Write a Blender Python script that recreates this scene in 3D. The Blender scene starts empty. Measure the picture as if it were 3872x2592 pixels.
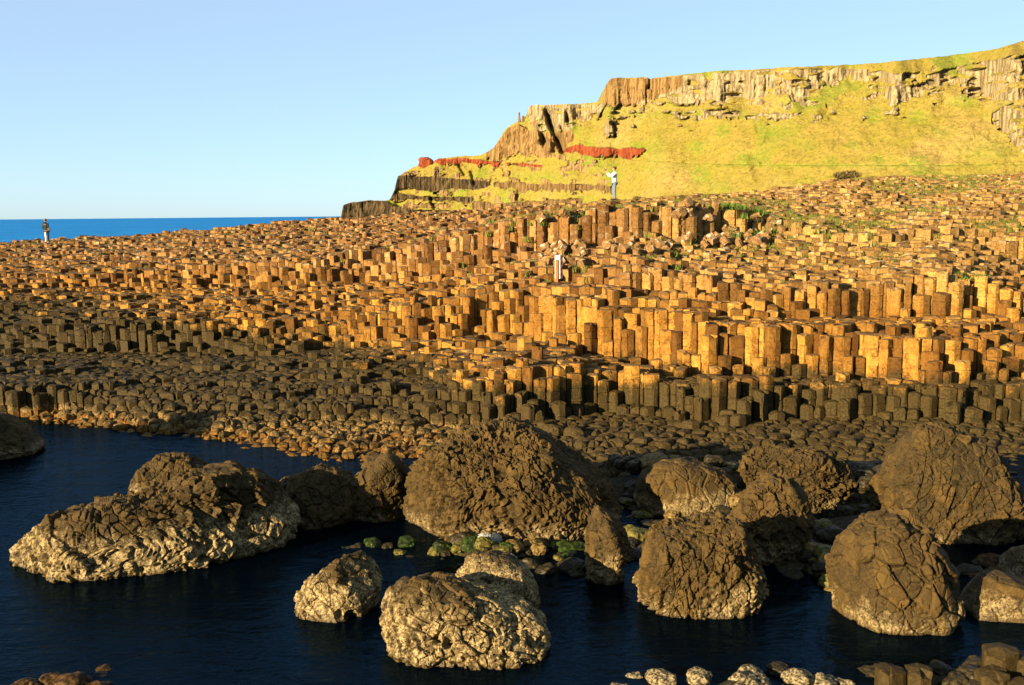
import bpy, math, random
import numpy as np
from mathutils import Vector, Matrix

random.seed(7)
rng = np.random.default_rng(11)
sc = bpy.context.scene
COL = sc.collection

# ------------------------------------------------------------------ camera
CAM = Vector((0.0, 0.0, 6.5))
FPX = 3938.0                 # focal length in pixels of a 3872 px wide frame
PITCH, ROLL = math.radians(-7.0), math.radians(-0.53)
cam_d = bpy.data.cameras.new('camera')
cam_d.sensor_width = 36.0
cam_d.sensor_fit = 'HORIZONTAL'
cam_d.lens = FPX / 3872.0 * 36.0
cam_d.clip_start = 0.1
cam_d.clip_end = 60000.0
cam = bpy.data.objects.new('camera', cam_d)
COL.objects.link(cam)
ROT = Matrix.Rotation(math.pi / 2 + PITCH, 4, 'X') @ Matrix.Rotation(ROLL, 4, 'Z')
cam.matrix_world = Matrix.Translation(CAM) @ ROT
sc.camera = cam

# ------------------------------------------------------------------ sky, sun, exposure
SUN_EL = math.radians(13.5)
SUN_FROM = Vector((-0.75 * math.cos(SUN_EL), -0.66 * math.cos(SUN_EL), math.sin(SUN_EL))).normalized()
world = bpy.data.worlds.new('World')
sc.world = world
world.use_nodes = True
wn = world.node_tree
bg = wn.nodes['Background']
sky_n = wn.nodes.new('ShaderNodeTexSky')
sky_n.sky_type = 'NISHITA'
sky_n.sun_disc = False
sky_n.sun_elevation = SUN_EL
sky_n.sun_rotation = math.atan2(SUN_FROM.x, SUN_FROM.y)
sky_n.altitude = 0.0
sky_n.air_density = 0.65
sky_n.dust_density = 0.35
sky_n.ozone_density = 4.0
veil = wn.nodes.new('ShaderNodeMix')          # thin even high haze over the whole dome
veil.data_type = 'RGBA'
veil.inputs[0].default_value = 0.45
wn.links.new(sky_n.outputs[0], veil.inputs[6])
veil.inputs[7].default_value = (3.5, 4.3, 4.5, 1.0)
wn.links.new(veil.outputs[2], bg.inputs[0])
bg.inputs[1].default_value = 0.0515

sun_d = bpy.data.lights.new('sun', 'SUN')
sun_d.energy = 5.0
sun_d.angle = math.radians(0.5)
sun_d.color = (1.0, 0.79, 0.48)
sun = bpy.data.objects.new('sun', sun_d)
COL.objects.link(sun)
sun.rotation_euler = (-SUN_FROM).to_track_quat('-Z', 'Y').to_euler()

sc.view_settings.view_transform = 'Standard'
sc.view_settings.look = 'None'
sc.view_settings.exposure = 2.15
sc.view_settings.gamma = 1.0
sc.cycles.max_bounces = 6
sc.cycles.diffuse_bounces = 2
sc.cycles.glossy_bounces = 3
sc.cycles.transparent_max_bounces = 8

# ------------------------------------------------------------------ helpers: pixels to rays
S = 3872.0 / 2342.0          # traced coordinates are on a 2342 px wide copy
R3 = np.array(ROT.to_3x3())


def ray(x, y):
    """direction (scaled so that its Y part is 1) through a traced pixel"""
    x = np.asarray(x, float) * S - 1936.0
    y = np.asarray(y, float) * S - 1296.0
    d = np.stack([x / FPX, -y / FPX, -np.ones_like(x)], -1)
    w = d @ R3.T
    return w / w[..., 1:2]


def at_D(x, y, D):
    r = ray(x, y)
    return np.array([r[0] * D, D, CAM.z + r[2] * D])


def at_z(x, y, z):
    r = ray(x, y)
    D = (z - CAM.z) / r[2]
    return np.array([r[0] * D, D, z])


# ------------------------------------------------------------------ helpers: noise
def hsh(i, j, k, s=0):
    h = (i.astype(np.int64) * 374761393 + j.astype(np.int64) * 668265263 + k.astype(np.int64) * 2147483647 + s * 974711) & 0xFFFFFFFF
    h = ((h ^ (h >> 13)) * 1274126177) & 0xFFFFFFFF
    h = ((h ^ (h >> 16)) * 2246822519) & 0xFFFFFFFF
    h = h ^ (h >> 15)
    return (h & 0xFFFFFF) / float(0xFFFFFF)


def vnoise(p, s=0):
    """smooth value noise in -1..1 at points p (N,3)"""
    p = np.asarray(p, float)
    i = np.floor(p).astype(np.int64)
    f = p - i
    f = f * f * (3 - 2 * f)
    out = 0
    for a in (0, 1):
        for b in (0, 1):
            for c in (0, 1):
                w = (f[:, 0] if a else 1 - f[:, 0]) * (f[:, 1] if b else 1 - f[:, 1]) * (f[:, 2] if c else 1 - f[:, 2])
                out = out + w * hsh(i[:, 0] + a, i[:, 1] + b, i[:, 2] + c, s)
    return out * 2 - 1


def fbm(p, s=0, o=4):
    t, a = 0, 1.0
    for k in range(o):
        t = t + a * vnoise(p * (2.03 ** k), s + 17 * k)
        a *= 0.5
    return t


def worley(p, s=0):
    """F1, F2, id of the nearest cell and the offset to its centre"""
    p = np.asarray(p, float)
    i = np.floor(p).astype(np.int64)
    n = len(p)
    f1 = np.full(n, 9.0); f2 = np.full(n, 9.0)
    cell = np.zeros((n, 3), np.int64); off = np.zeros((n, 3))
    for a in (-1, 0, 1):
        for b in (-1, 0, 1):
            for c in (-1, 0, 1):
                q = i + np.array([a, b, c])
                pt = q + np.stack([hsh(q[:, 0], q[:, 1], q[:, 2], s + k) for k in (1, 2, 3)], 1)
                dv = p - pt
                d = np.sqrt((dv ** 2).sum(1))
                m = d < f1
                f2 = np.where(m, f1, np.minimum(f2, d))
                f1 = np.where(m, d, f1)
                cell[m] = q[m]; off[m] = dv[m]
    return f1, f2, cell, off


# ------------------------------------------------------------------ helpers: objects
def obj(name, verts, faces, mat, parent=None, smooth=False, attrs=None):
    me = bpy.data.meshes.new(name)
    me.from_pydata([tuple(v) for v in verts] if not isinstance(verts, np.ndarray) else verts.tolist(), [], faces)
    if smooth:
        me.polygons.foreach_set('use_smooth', np.ones(len(me.polygons), bool))
    for k, v in (attrs or {}).items():
        a = me.attributes.new(k, 'FLOAT', 'POINT')
        a.data.foreach_set('value', np.asarray(v, np.float32))
    me.materials.append(mat)
    me.update()
    o = bpy.data.objects.new(name, me)
    COL.objects.link(o)
    if parent is not None:
        o.parent = parent
    return o


def empty(name, loc, rz=0.0):
    o = bpy.data.objects.new(name, None)
    o.empty_display_size = 0.2
    COL.objects.link(o)
    o.location = loc
    o.rotation_euler = (0, 0, rz)
    return o


def tag(o, label=None, cat=None, group=None, kind=None):
    if label: o['label'] = label
    if cat: o['category'] = cat
    if group: o['group'] = group
    if kind: o['kind'] = kind
    return o


def grid_faces(nx, ny):
    """faces of a grid whose vertex (i,j) is i*ny+j"""
    i, j = np.meshgrid(np.arange(nx - 1), np.arange(ny - 1), indexing='ij')
    a = (i * ny + j).ravel()
    return np.stack([a, a + ny, a + ny + 1, a + 1], 1).tolist()


def icosphere(level):
    t = (1 + 5 ** 0.5) / 2
    v = np.array([(-1, t, 0), (1, t, 0), (-1, -t, 0), (1, -t, 0), (0, -1, t), (0, 1, t), (0, -1, -t), (0, 1, -t),
                  (t, 0, -1), (t, 0, 1), (-t, 0, -1), (-t, 0, 1)], float)
    f = np.array([(0, 11, 5), (0, 5, 1), (0, 1, 7), (0, 7, 10), (0, 10, 11), (1, 5, 9), (5, 11, 4), (11, 10, 2), (10, 7, 6), (7, 1, 8),
                  (3, 9, 4), (3, 4, 2), (3, 2, 6), (3, 6, 8), (3, 8, 9), (4, 9, 5), (2, 4, 11), (6, 2, 10), (8, 6, 7), (9, 8, 1)])
    v /= np.linalg.norm(v, axis=1)[:, None]
    for _ in range(level):
        e = np.sort(np.concatenate([f[:, [0, 1]], f[:, [1, 2]], f[:, [2, 0]]]), 1)
        u, inv = np.unique(e, axis=0, return_inverse=True)
        inv = inv.reshape(-1)
        m = v[u[:, 0]] + v[u[:, 1]]
        m /= np.linalg.norm(m, axis=1)[:, None]
        n = len(f); b = len(v)
        ab, bc, ca = inv[:n] + b, inv[n:2 * n] + b, inv[2 * n:] + b
        f = np.concatenate([np.stack([f[:, 0], ab, ca], 1), np.stack([f[:, 1], bc, ab], 1),
                            np.stack([f[:, 2], ca, bc], 1), np.stack([ab, bc, ca], 1)])
        v = np.concatenate([v, m])
    return v, f


ICO = {k: icosphere(k) for k in (1, 2, 3, 4, 5, 6)}


# ------------------------------------------------------------------ helpers: node materials
ALB = 0.60                   # overall darkness of the stone and turf colours below


class NT:
    def __init__(self, name):
        self.m = bpy.data.materials.new(name)
        self.m.use_nodes = True
        self.t = self.m.node_tree
        self.t.nodes.clear()
        self.out = self.t.nodes.new('ShaderNodeOutputMaterial')
        self.geo = self.t.nodes.new('ShaderNodeNewGeometry')
        self.pos = self.geo.outputs['Position']

    def n(self, kind, **kw):
        nd = self.t.nodes.new(kind)
        for k, v in kw.items():
            setattr(nd, k, v)
        return nd

    def put(self, sock, v):
        if hasattr(v, 'is_output') or isinstance(v, bpy.types.NodeSocket):
            self.t.links.new(v, sock)
        else:
            if isinstance(v, (tuple, list)) and len(v) == 3 and sock.type == 'RGBA':
                v = (*v, 1.0)
            sock.default_value = v

    def math(self, op, a, b=0.0, c=0.0, clamp=False):
        nd = self.n('ShaderNodeMath', operation=op, use_clamp=clamp)
        self.put(nd.inputs[0], a); self.put(nd.inputs[1], b); self.put(nd.inputs[2], c)
        return nd.outputs[0]

    def sep(self, v):
        nd = self.n('ShaderNodeSeparateXYZ')
        self.put(nd.inputs[0], v)
        return nd.outputs

    def scale(self, v, s):
        nd = self.n('ShaderNodeVectorMath', operation='MULTIPLY')
        self.put(nd.inputs[0], v); nd.inputs[1].default_value = s
        return nd.outputs[0]

    def noise(self, scale, detail=3.0, rough=0.55, vec=None, dist=0.0):
        nd = self.n('ShaderNodeTexNoise')
        self.put(nd.inputs['Vector'], vec if vec is not None else self.pos)
        nd.inputs['Scale'].default_value = scale
        nd.inputs['Detail'].default_value = detail
        nd.inputs['Roughness'].default_value = rough
        nd.inputs['Distortion'].default_value = dist
        return nd.outputs[0]

    def voro(self, scale, feature='F1', vec=None, rnd=1.0):
        nd = self.n('ShaderNodeTexVoronoi', feature=feature)
        self.put(nd.inputs['Vector'], vec if vec is not None else self.pos)
        nd.inputs['Scale'].default_value = scale
        nd.inputs['Randomness'].default_value = rnd
        return nd.outputs

    def ramp(self, v, lo, hi, a=0.0, b=1.0):
        nd = self.n('ShaderNodeMapRange', interpolation_type='SMOOTHSTEP')
        self.put(nd.inputs[0], v)
        nd.inputs[1].default_value = lo; nd.inputs[2].default_value = hi
        nd.inputs[3].default_value = a; nd.inputs[4].default_value = b
        return nd.outputs[0]

    def mix(self, f, a, b, mode='MIX'):
        a, b = (tuple(ALB * k for k in q) if isinstance(q, tuple) else q for q in (a, b))
        nd = self.n('ShaderNodeMix', data_type='RGBA', blend_type=mode)
        self.put(nd.inputs[0], f); self.put(nd.inputs[6], a); self.put(nd.inputs[7], b)
        return nd.outputs[2]

    def attr(self, name):
        nd = self.n('ShaderNodeAttribute', attribute_name=name)
        return nd.outputs['Fac']

    def bump(self, h, strength=0.5, dist=0.02, normal=None):
        nd = self.n('ShaderNodeBump')
        nd.inputs['Strength'].default_value = strength
        nd.inputs['Distance'].default_value = dist
        self.put(nd.inputs['Height'], h)
        if normal is not None:
            self.put(nd.inputs['Normal'], normal)
        return nd.outputs[0]

    def bsdf(self, col, rough=0.85, normal=None, spec=0.3):
        nd = self.n('ShaderNodeBsdfPrincipled')
        self.put(nd.inputs['Base Color'], col)
        self.put(nd.inputs['Roughness'], rough)
        self.put(nd.inputs['Specular IOR Level'], spec)
        if normal is not None:
            self.put(nd.inputs['Normal'], normal)
        self.t.links.new(nd.outputs[0], self.out.inputs[0])
        return self.m


def plain(name, col, rough=0.8, var=0.25, scale=30.0):
    t = NT(name)
    nz = t.noise(scale, 3)
    c = t.mix(t.ramp(nz, 0.3, 0.7), tuple(x * (1 - var) for x in col), tuple(min(1, x * (1 + var)) for x in col))
    return t.bsdf(c, rough, t.bump(nz, 0.2, 0.01))


def mat_column():
    t = NT('basalt_columns')
    x, y, z = t.sep(t.pos)
    nz = t.sep(t.geo.outputs['Normal'])[2]
    up = t.ramp(nz, 0.55, 0.85)
    tone = t.attr('tone')
    n1 = t.noise(0.33, 3)
    n2 = t.noise(2.6, 4, 0.6)
    n3 = t.noise(16.0, 4, 0.65)
    n4 = t.noise(60.0, 3, 0.6)
    # height above the sea, ragged, with the splash zone reaching higher on the seaward (left) side
    bias = t.ramp(x, -24.0, 0.0, -1.55, 0.0)
    zz = t.math('ADD', z, bias)
    zz = t.math('ADD', zz, t.math('MULTIPLY', t.math('SUBTRACT', n1, 0.5), 0.9))
    zz = t.math('ADD', zz, t.math('MULTIPLY', t.math('SUBTRACT', n2, 0.5), 1.3))
    zz = t.math('ADD', zz, t.math('MULTIPLY', t.math('SUBTRACT', n3, 0.5), 0.5))
    zz = t.math('ADD', zz, t.math('MULTIPLY', t.math('SUBTRACT', tone, 0.5), 0.35))
    dry = t.ramp(zz, 1.15, 1.75)
    dark = t.mix(t.ramp(n3, 0.3, 0.75), (0.020, 0.013, 0.004), (0.088, 0.060, 0.016))
    dark = t.mix(tone, dark, t.mix(0.6, dark, (0.055, 0.036, 0.011)))
    amber = t.mix(t.ramp(n3, 0.35, 0.7), (0.14, 0.060, 0.010), (0.39, 0.205, 0.034))
    amber = t.mix(t.ramp(n2, 0.35, 0.75), amber, (0.38, 0.215, 0.045))
    amber = t.mix(tone, t.mix(0.6, amber, (0.15, 0.06, 0.014)), amber)
    # old lichen-brown stone higher up
    high = t.ramp(t.math('ADD', z, t.math('MULTIPLY', t.math('SUBTRACT', n1, 0.5), 2.0)), 3.0, 5.0)
    brown = t.mix(t.ramp(n3, 0.35, 0.7), (0.125, 0.052, 0.014), (0.29, 0.145, 0.042))
    brown = t.mix(tone, brown, t.mix(0.5, brown, (0.33, 0.20, 0.075)))
    brown = t.mix(t.math('MULTIPLY', t.ramp(x, 1.0, 12.0), 0.9), brown, t.mix(t.ramp(n3, 0.35, 0.7), (0.21, 0.12, 0.036), (0.43, 0.275, 0.088)))
    c = t.mix(high, amber, brown)
    # tops: grey-brown, darkened in colour for the grazing sun, most on the left
    c = t.mix(t.math('MULTIPLY', up, t.ramp(x, -6.0, 8.0, 0.9, 0.7)), c, t.mix(n2, (0.075, 0.052, 0.026), (0.19, 0.135, 0.07)))
    # pale lichen spots on the upper stones
    v = t.voro(3.2)
    spots = t.math('MULTIPLY', t.ramp(t.math('ADD', v[0], t.math('MULTIPLY', n3, 0.5)), 0.68, 0.54), t.ramp(n2, 0.44, 0.58))
    spots = t.math('MULTIPLY', spots, t.ramp(z, 3.0, 5.0))
    spots = t.math('MULTIPLY', spots, t.ramp(nz, -0.2, 0.9, 0.25, 1.0))
    c = t.mix(t.math('MULTIPLY', spots, 0.9), c, (0.56, 0.46, 0.31))
    c = t.mix(t.math('MULTIPLY', t.ramp(t.noise(7.0, 5, 0.7), 0.52, 0.66), 0.6), c, (0.085, 0.042, 0.010))
    c = t.mix(0.85, c, t.mix(tone, (0.70, 0.62, 0.56), (2.5, 2.35, 2.15)), 'MULTIPLY')
    c = t.mix(dry, dark, c)
    # barnacle and weed belt just above the water, on the seaward side
    zl = t.math('ADD', z, t.math('MULTIPLY', t.math('SUBTRACT', n2, 0.5), 0.9))
    belt = t.math('MULTIPLY', t.math('MULTIPLY', t.ramp(zl, 0.48, 0.20), t.ramp(x, 1.5, -2.5)), t.ramp(t.noise(3.3, 4, 0.7), 0.38, 0.56, 0.15, 1.0))
    weed = t.mix(t.ramp(n3, 0.35, 0.65), (0.085, 0.036, 0.005), (0.22, 0.105, 0.014))
    barn = t.mix(t.ramp(n3, 0.38, 0.6), (0.05, 0.030, 0.009), (0.30, 0.19, 0.06))
    bc = t.mix(t.ramp(zl, 0.22, 0.10), barn, weed)
    c = t.mix(belt, c, bc)
    h = t.math('ADD', t.math('MULTIPLY', n3, 1.0), t.math('MULTIPLY', n4, 0.4))
    rough = t.ramp(zz, 0.6, 1.6, 0.62, 0.9)
    return t.bsdf(c, rough, t.bump(h, 0.8, 0.035), 0.10)


def mat_boulder(name, tan_top, tan_amt, base=(0.034, 0.023, 0.007)):
    t = NT(name)
    x, y, z = t.sep(t.pos)
    n1 = t.noise(0.9, 3)
    n2 = t.noise(5.0, 4, 0.6)
    n3 = t.noise(22.0, 4, 0.7)
    cell = t.attr('tone')
    crack = t.attr('crack')
    d = t.mix(t.ramp(n3, 0.3, 0.75), tuple(0.45 * k for k in base), tuple(1.7 * k for k in base))
    d = t.mix(t.math('MULTIPLY', t.math('POWER', cell, 1.6), 0.8), d, (0.115, 0.067, 0.015))
    zz = t.math('ADD', z, t.math('MULTIPLY', t.math('SUBTRACT', n1, 0.5), 1.3))
    zz = t.math('ADD', zz, t.math('MULTIPLY', t.math('SUBTRACT', n2, 0.5), 0.9))
    f = t.math('MULTIPLY', t.ramp(zz, tan_top + 0.18, tan_top - 0.22), tan_amt)
    v = t.voro(34.0)
    br = t.mix(t.ramp(n3, 0.36, 0.62), (0.055, 0.036, 0.012), (0.46, 0.34, 0.155))
    br = t.mix(t.ramp(v[0], 0.30, 0.12), br, (0.46, 0.36, 0.20))
    f = t.math('MULTIPLY', f, t.ramp(t.noise(6.0, 5, 0.75), 0.38, 0.56, 0.15, 1.0))
    c = t.mix(f, d, br)
    # algae film right at the water
    c = t.mix(t.ramp(t.math('ADD', z, t.math('MULTIPLY', n2, 0.1)), 0.16, 0.02), c, (0.050, 0.033, 0.012))
    h = n3
    rough = t.ramp(z, 0.05, 0.35, 0.3, 0.8)
    return t.bsdf(c, rough, t.bump(h, 0.7, 0.03), 0.15)


def mat_land():
    t = NT('headland_turf_and_rock')
    rock, red, dark = t.attr('rock'), t.attr('red'), t.attr('dark')
    green = t.attr('green')
    n1 = t.noise(0.018, 4, 0.6)
    n2 = t.noise(0.09, 5, 0.65)
    n3 = t.noise(0.5, 4, 0.7)
    n4 = t.noise(1.6, 3, 0.7)
    g = t.mix(t.ramp(n2, 0.35, 0.68), (0.345, 0.258, 0.054), (0.285, 0.235, 0.036))
    g = t.mix(t.ramp(n1, 0.48, 0.62), g, (0.38, 0.275, 0.075))
    g = t.mix(t.math('MULTIPLY', t.ramp(n3, 0.46, 0.68), 0.62), g, (0.13, 0.105, 0.018))
    g = t.mix(t.math('MULTIPLY', t.ramp(n4, 0.52, 0.70), 0.42), g, (0.085, 0.07, 0.014))
    gg = t.math('MULTIPLY', green, t.ramp(n3, 0.3, 0.6))
    g = t.mix(gg, g, (0.15, 0.24, 0.02))
    vs = t.scale(t.pos, (1.0, 1.0, 0.09))
    s1 = t.noise(0.55, 4, 0.65, vs)
    r = t.mix(t.ramp(s1, 0.36, 0.64), (0.15, 0.11, 0.052), (0.44, 0.345, 0.185))
    warm = t.attr('warm')
    r2 = t.mix(t.ramp(s1, 0.36, 0.64), (0.13, 0.072, 0.024), (0.34, 0.21, 0.078))
    r = t.mix(warm, r, r2)
    rr = t.mix(t.ramp(s1, 0.35, 0.65), (0.16, 0.028, 0.010), (0.33, 0.085, 0.032))
    dk = t.mix(t.ramp(s1, 0.38, 0.66), (0.022, 0.017, 0.010), (0.14, 0.092, 0.040))
    r = t.mix(dark, r, dk)
    r = t.mix(red, r, rr)
    rk = t.ramp(t.math('ADD', rock, t.math('MULTIPLY', t.math('SUBTRACT', t.math('ADD', t.math('MULTIPLY', n3, 0.5), t.math('MULTIPLY', n2, 0.5)), 0.5), 2.2)), 0.42, 0.66)
    c = t.mix(rk, g, r)
    # scattered pale stones on the slopes
    st = t.math('MULTIPLY', t.ramp(t.voro(0.55)[0], 0.22, 0.14), t.attr('scree'))
    c = t.mix(st, c, (0.46, 0.38, 0.24))
    h = t.math('ADD', t.math('MULTIPLY', n3, 1.0), t.math('MULTIPLY', n4, 0.6))
    return t.bsdf(c, 0.95, t.bump(h, 0.9, 1.4), 0.05)


def mat_water(name, tint, blue):
    t = NT(name)
    w1 = t.noise(1.1, 3, 0.6, t.scale(t.pos, (1.0, 1.7, 1.0)), 0.4)
    w2 = t.noise(5.0, 3, 0.6, t.scale(t.pos, (1.0, 2.2, 1.0)), 0.5)
    h = t.math('ADD', w1, t.math('MULTIPLY', w2, 0.28))
    nm = t.bump(h, 1.0, 0.055)
    gl = t.n('ShaderNodeBsdfGlossy')
    t.put(gl.inputs['Color'], (0.10, 0.19, 0.29)); gl.inputs['Roughness'].default_value = 0.03
    t.put(gl.inputs['Normal'], nm)
    tr = t.n('ShaderNodeBsdfTransparent')
    t.put(tr.inputs['Color'], tint)
    df = t.n('ShaderNodeBsdfDiffuse')
    t.put(df.inputs['Color'], blue)
    m0 = t.n('ShaderNodeMixShader'); m0.inputs[0].default_value = 0.5
    t.t.links.new(tr.outputs[0], m0.inputs[1]); t.t.links.new(df.outputs[0], m0.inputs[2])
    fr = t.n('ShaderNodeFresnel'); fr.inputs[0].default_value = 1.33
    t.put(fr.inputs['Normal'], nm)
    mx = t.n('ShaderNodeMixShader')
    t.t.links.new(fr.outputs[0], mx.inputs[0]); t.t.links.new(m0.outputs[0], mx.inputs[1]); t.t.links.new(gl.outputs[0], mx.inputs[2])
    t.t.links.new(mx.outputs[0], t.out.inputs[0])
    return t.m


def mat_sea():
    t = NT('open_sea_water')
    v = t.scale(t.pos, (0.25, 0.6, 1.0))
    w1 = t.noise(0.22, 4, 0.65, v, 0.3)
    w2 = t.noise(0.03, 3, 0.6, t.scale(t.pos, (0.1, 1.0, 1.0)))
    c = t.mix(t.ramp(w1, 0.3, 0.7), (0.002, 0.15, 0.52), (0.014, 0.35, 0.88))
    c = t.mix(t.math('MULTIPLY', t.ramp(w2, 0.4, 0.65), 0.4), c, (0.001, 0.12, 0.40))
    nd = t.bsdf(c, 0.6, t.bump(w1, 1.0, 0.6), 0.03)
    return nd


def mat_ground():
    t = NT('ground_between_columns')
    x, y, z = t.sep(t.pos)
    n2 = t.noise(1.2, 4, 0.6); n3 = t.noise(9.0, 4, 0.65)
    low = t.mix(t.ramp(n3, 0.35, 0.7), (0.018, 0.013, 0.007), (0.07, 0.05, 0.02))
    soil = t.mix(t.ramp(n3, 0.35, 0.7), (0.045, 0.03, 0.012), (0.12, 0.085, 0.03))
    turf = t.mix(t.ramp(n3, 0.35, 0.7), (0.12, 0.115, 0.018), (0.21, 0.18, 0.035))
    c = t.mix(t.ramp(n2, 0.42, 0.58), soil, turf)
    c = t.mix(t.ramp(z, 2.2, 4.2), low, c)
    sand = t.mix(t.ramp(n3, 0.4, 0.65), (0.020, 0.018, 0.008), (0.075, 0.055, 0.020))
    c = t.mix(t.ramp(z, 0.1, -0.1), c, sand)
    return t.bsdf(c, 0.9, t.bump(n3, 0.8, 0.06), 0.2)


M_COL = mat_column()
M_BOULD = mat_boulder('boulder_rock', 0.40, 0.65)
M_BOULD_PALE = mat_boulder('boulder_rock_barnacled', 0.80, 1.0)
M_BOULD_DRY = mat_boulder('boulder_rock_bare', 0.10, 0.7)
M_BOULD_BROWN = mat_boulder('boulder_rock_brown', 0.32, 0.7, (0.046, 0.029, 0.008))
M_LAND = mat_land()
M_SEA = mat_sea()
M_COVE = mat_water('cove_water', (0.22, 0.21, 0.13), (0.0006, 0.0025, 0.006))
M_GROUND = mat_ground()

# ------------------------------------------------------------------ the causeway's relief
# profile columns: traced x, then (traced y, distance) of shore, foot and head of each natural wall, kink, crest
PROF = [
    (0,    [(975, 33.2), (960, 33.9), (885, 34.3), (800, 42.5), (745, 43.2), (690, 48), (680, 48.5), (660, 51), (640, 51.6), (600, 61), (556, 76)]),
    (350,  [(1000, 30.9), (905, 34.5), (880, 35.0), (800, 41.5), (735, 42.3), (690, 47), (680, 47.4), (655, 51), (615, 51.7), (575, 60), (537, 75)]),
    (700,  [(1050, 27.9), (940, 32.3), (915, 32.8), (805, 40.0), (735, 40.7), (685, 45), (678, 45.4), (650, 48.5), (595, 49.2), (555, 58), (505, 75)]),
    (950,  [(1060, 27.5), (950, 31.5), (905, 32.0), (775, 40.2), (695, 41.0), (660, 43.8), (652, 44.2), (630, 46), (560, 46.8), (530, 56), (488, 75)]),
    (1200, [(1092, 25.2), (955, 31.2), (830, 32.0), (770, 38.5), (670, 39.5), (630, 41.4), (622, 41.7), (580, 44), (500, 45), (490, 56), (475, 70)]),
    (1450, [(1092, 25.2), (945, 31.0), (865, 31.8), (840, 35.0), (720, 36.2), (655, 38.2), (605, 38.9), (560, 43), (480, 44), (470, 52), (459, 57)]),
    (1680, [(1085, 25.6), (960, 30.4), (872, 31.2), (858, 32.6), (740, 33.9), (690, 36.5), (655, 37.2), (545, 43.5), (475, 44.5), (463, 53), (443, 60)]),
    (1760, [(1085, 25.6), (960, 30.4), (878, 31.2), (868, 32.0), (755, 33.3), (715, 36.0), (660, 36.8), (530, 44.5), (500, 46), (468, 54), (433, 62)]),
    (1950, [(1085, 25.6), (960, 30.3), (888, 31.0), (872, 31.8), (770, 32.8), (735, 35.5), (655, 36.5), (560, 43), (540, 43.6), (480, 50), (406, 66)]),
    (2150, [(1085, 25.6), (960, 30.0), (902, 30.6), (890, 31.0), (800, 31.8), (700, 35.5), (620, 36.3), (540, 43), (520, 43.6), (470, 50), (401, 70)]),
    (2342, [(1085, 25.6), (990, 29.3), (892, 30.2), (850, 32.5), (790, 33.2), (720, 35.5), (680, 36.2), (600, 40), (545, 40.8), (470, 50), (398, 72)]),
]
PU, PD, PZ = [], [], []
for xc, kn in PROF:
    pts = [at_D(xc, yy, D) for yy, D in kn]
    PU.append(np.mean([p[0] / p[1] for p in pts]))
    Ds = [p[1] for p in pts]; Zs = [p[2] for p in pts]
    for k in (2, 4, 6, 8):
        Ds[k - 1] = max(Ds[k] - (0.45 if xc > 1000 or (k == 2 and xc == 0) else 1.5), Ds[k - 2] + 0.1)      # sheer walls, gentler on the seaward side
    Zs[0] = min(Zs[0], 0.10)
    PD.append([-50.0, Ds[0] - 3.5] + Ds + [Ds[-1] + 8, Ds[-1] + 22, Ds[-1] + 60, 400])
    PZ.append([-0.75, -0.75] + Zs + [Zs[-1] - 0.8, Zs[-1] - 4.5, -3.0, -4.0])
PU = np.array(PU); PD = np.array(PD); PZ = np.array(PZ)


def relief(X, Y):
    """height of the rock surface without the single columns"""
    X = np.asarray(X, float).ravel(); Y = np.asarray(Y, float).ravel()
    p3 = np.stack([X * 0.30, Y * 0.30, np.zeros_like(X)], 1)
    Yq = Y + 0.95 * vnoise(p3, 3) + 0.40 * vnoise(p3 * 2.7, 4)
    u = np.clip(X / np.maximum(Y, 1.0), PU[0] + 1e-6, PU[-1] - 1e-6)
    j = np.clip(np.searchsorted(PU, u) - 1, 0, len(PU) - 2)
    w = ((u - PU[j]) / (PU[j + 1] - PU[j]))[:, None]
    D = PD[j] * (1 - w) + PD[j + 1] * w
    Z = PZ[j] * (1 - w) + PZ[j + 1] * w
    k = np.clip((D <= Yq[:, None]).sum(1) - 1, 0, D.shape[1] - 2)
    r = np.arange(len(X))
    d0, d1 = D[r, k], D[r, k + 1]
    f = np.clip((Yq - d0) / np.maximum(d1 - d0, 1e-3), 0, 1)
    return Z[r, k] * (1 - f) + Z[r, k + 1] * f


BARS = [  # shingle and shallows in the cove: traced x, y, half widths in metres, height
    (1130, 1255, 2.3, 1.3, 0.92), (900, 1255, 1.8, 1.2, 0.70), (1290, 1290, 1.2, 1.2, 0.80),
    (1890, 1300, 1.0, 1.7, 0.92), (1600, 1160, 2.2, 1.8, 1.0), (1980, 1200, 1.6, 2.0, 0.92),
    (2240, 1300, 1.8, 1.4, 0.70), (1650, 1560, 3.2, 1.3, 0.72), (2200, 1568, 2.2, 1.6, 0.85),
    (1480, 1250, 0.8, 1.8, 0.9), (1720, 1200, 1.6, 1.6, 1.0), (1850, 1240, 1.4, 1.8, 0.98), (2010, 1150, 2.2, 2.2, 1.0), (1420, 1110, 2.0, 1.8, 0.98), (1560, 1120, 2.2, 1.5, 1.0), (1800, 1150, 2.0, 1.6, 1.0),
    (120, 1560, 2.2, 1.4, 0.68), (1480, 1120, 2.0, 1.6, 0.6), (2050, 1110, 2.2, 1.8, 0.55)]
BARS = [(*at_z(bx, by, 0.0)[:2], a, b, h) for bx, by, a, b, h in BARS]


def ground_z(X, Y):
    X = np.asarray(X, float).ravel(); Y = np.asarray(Y, float).ravel()
    z = relief(X, Y)
    bump = np.zeros_like(z)
    for bx, by, a, b, h in BARS:
        bump = np.maximum(bump, h * np.exp(-((X - bx) / a) ** 2 - ((Y - by) / b) ** 2))
    p3 = np.stack([X, Y, np.zeros_like(X)], 1)
    z = z + np.where(Y < 34, bump, 0) * np.clip((0.2 - z) * 2, 0, 1)
    # the land the photographer stands on
    back = np.clip((7.5 - Y) / 5.0, 0, 1)
    z = np.maximum(z, -0.75 + back * 4.2)
    return z + 0.05 * fbm(p3 * 1.7, 5, 3)


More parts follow.
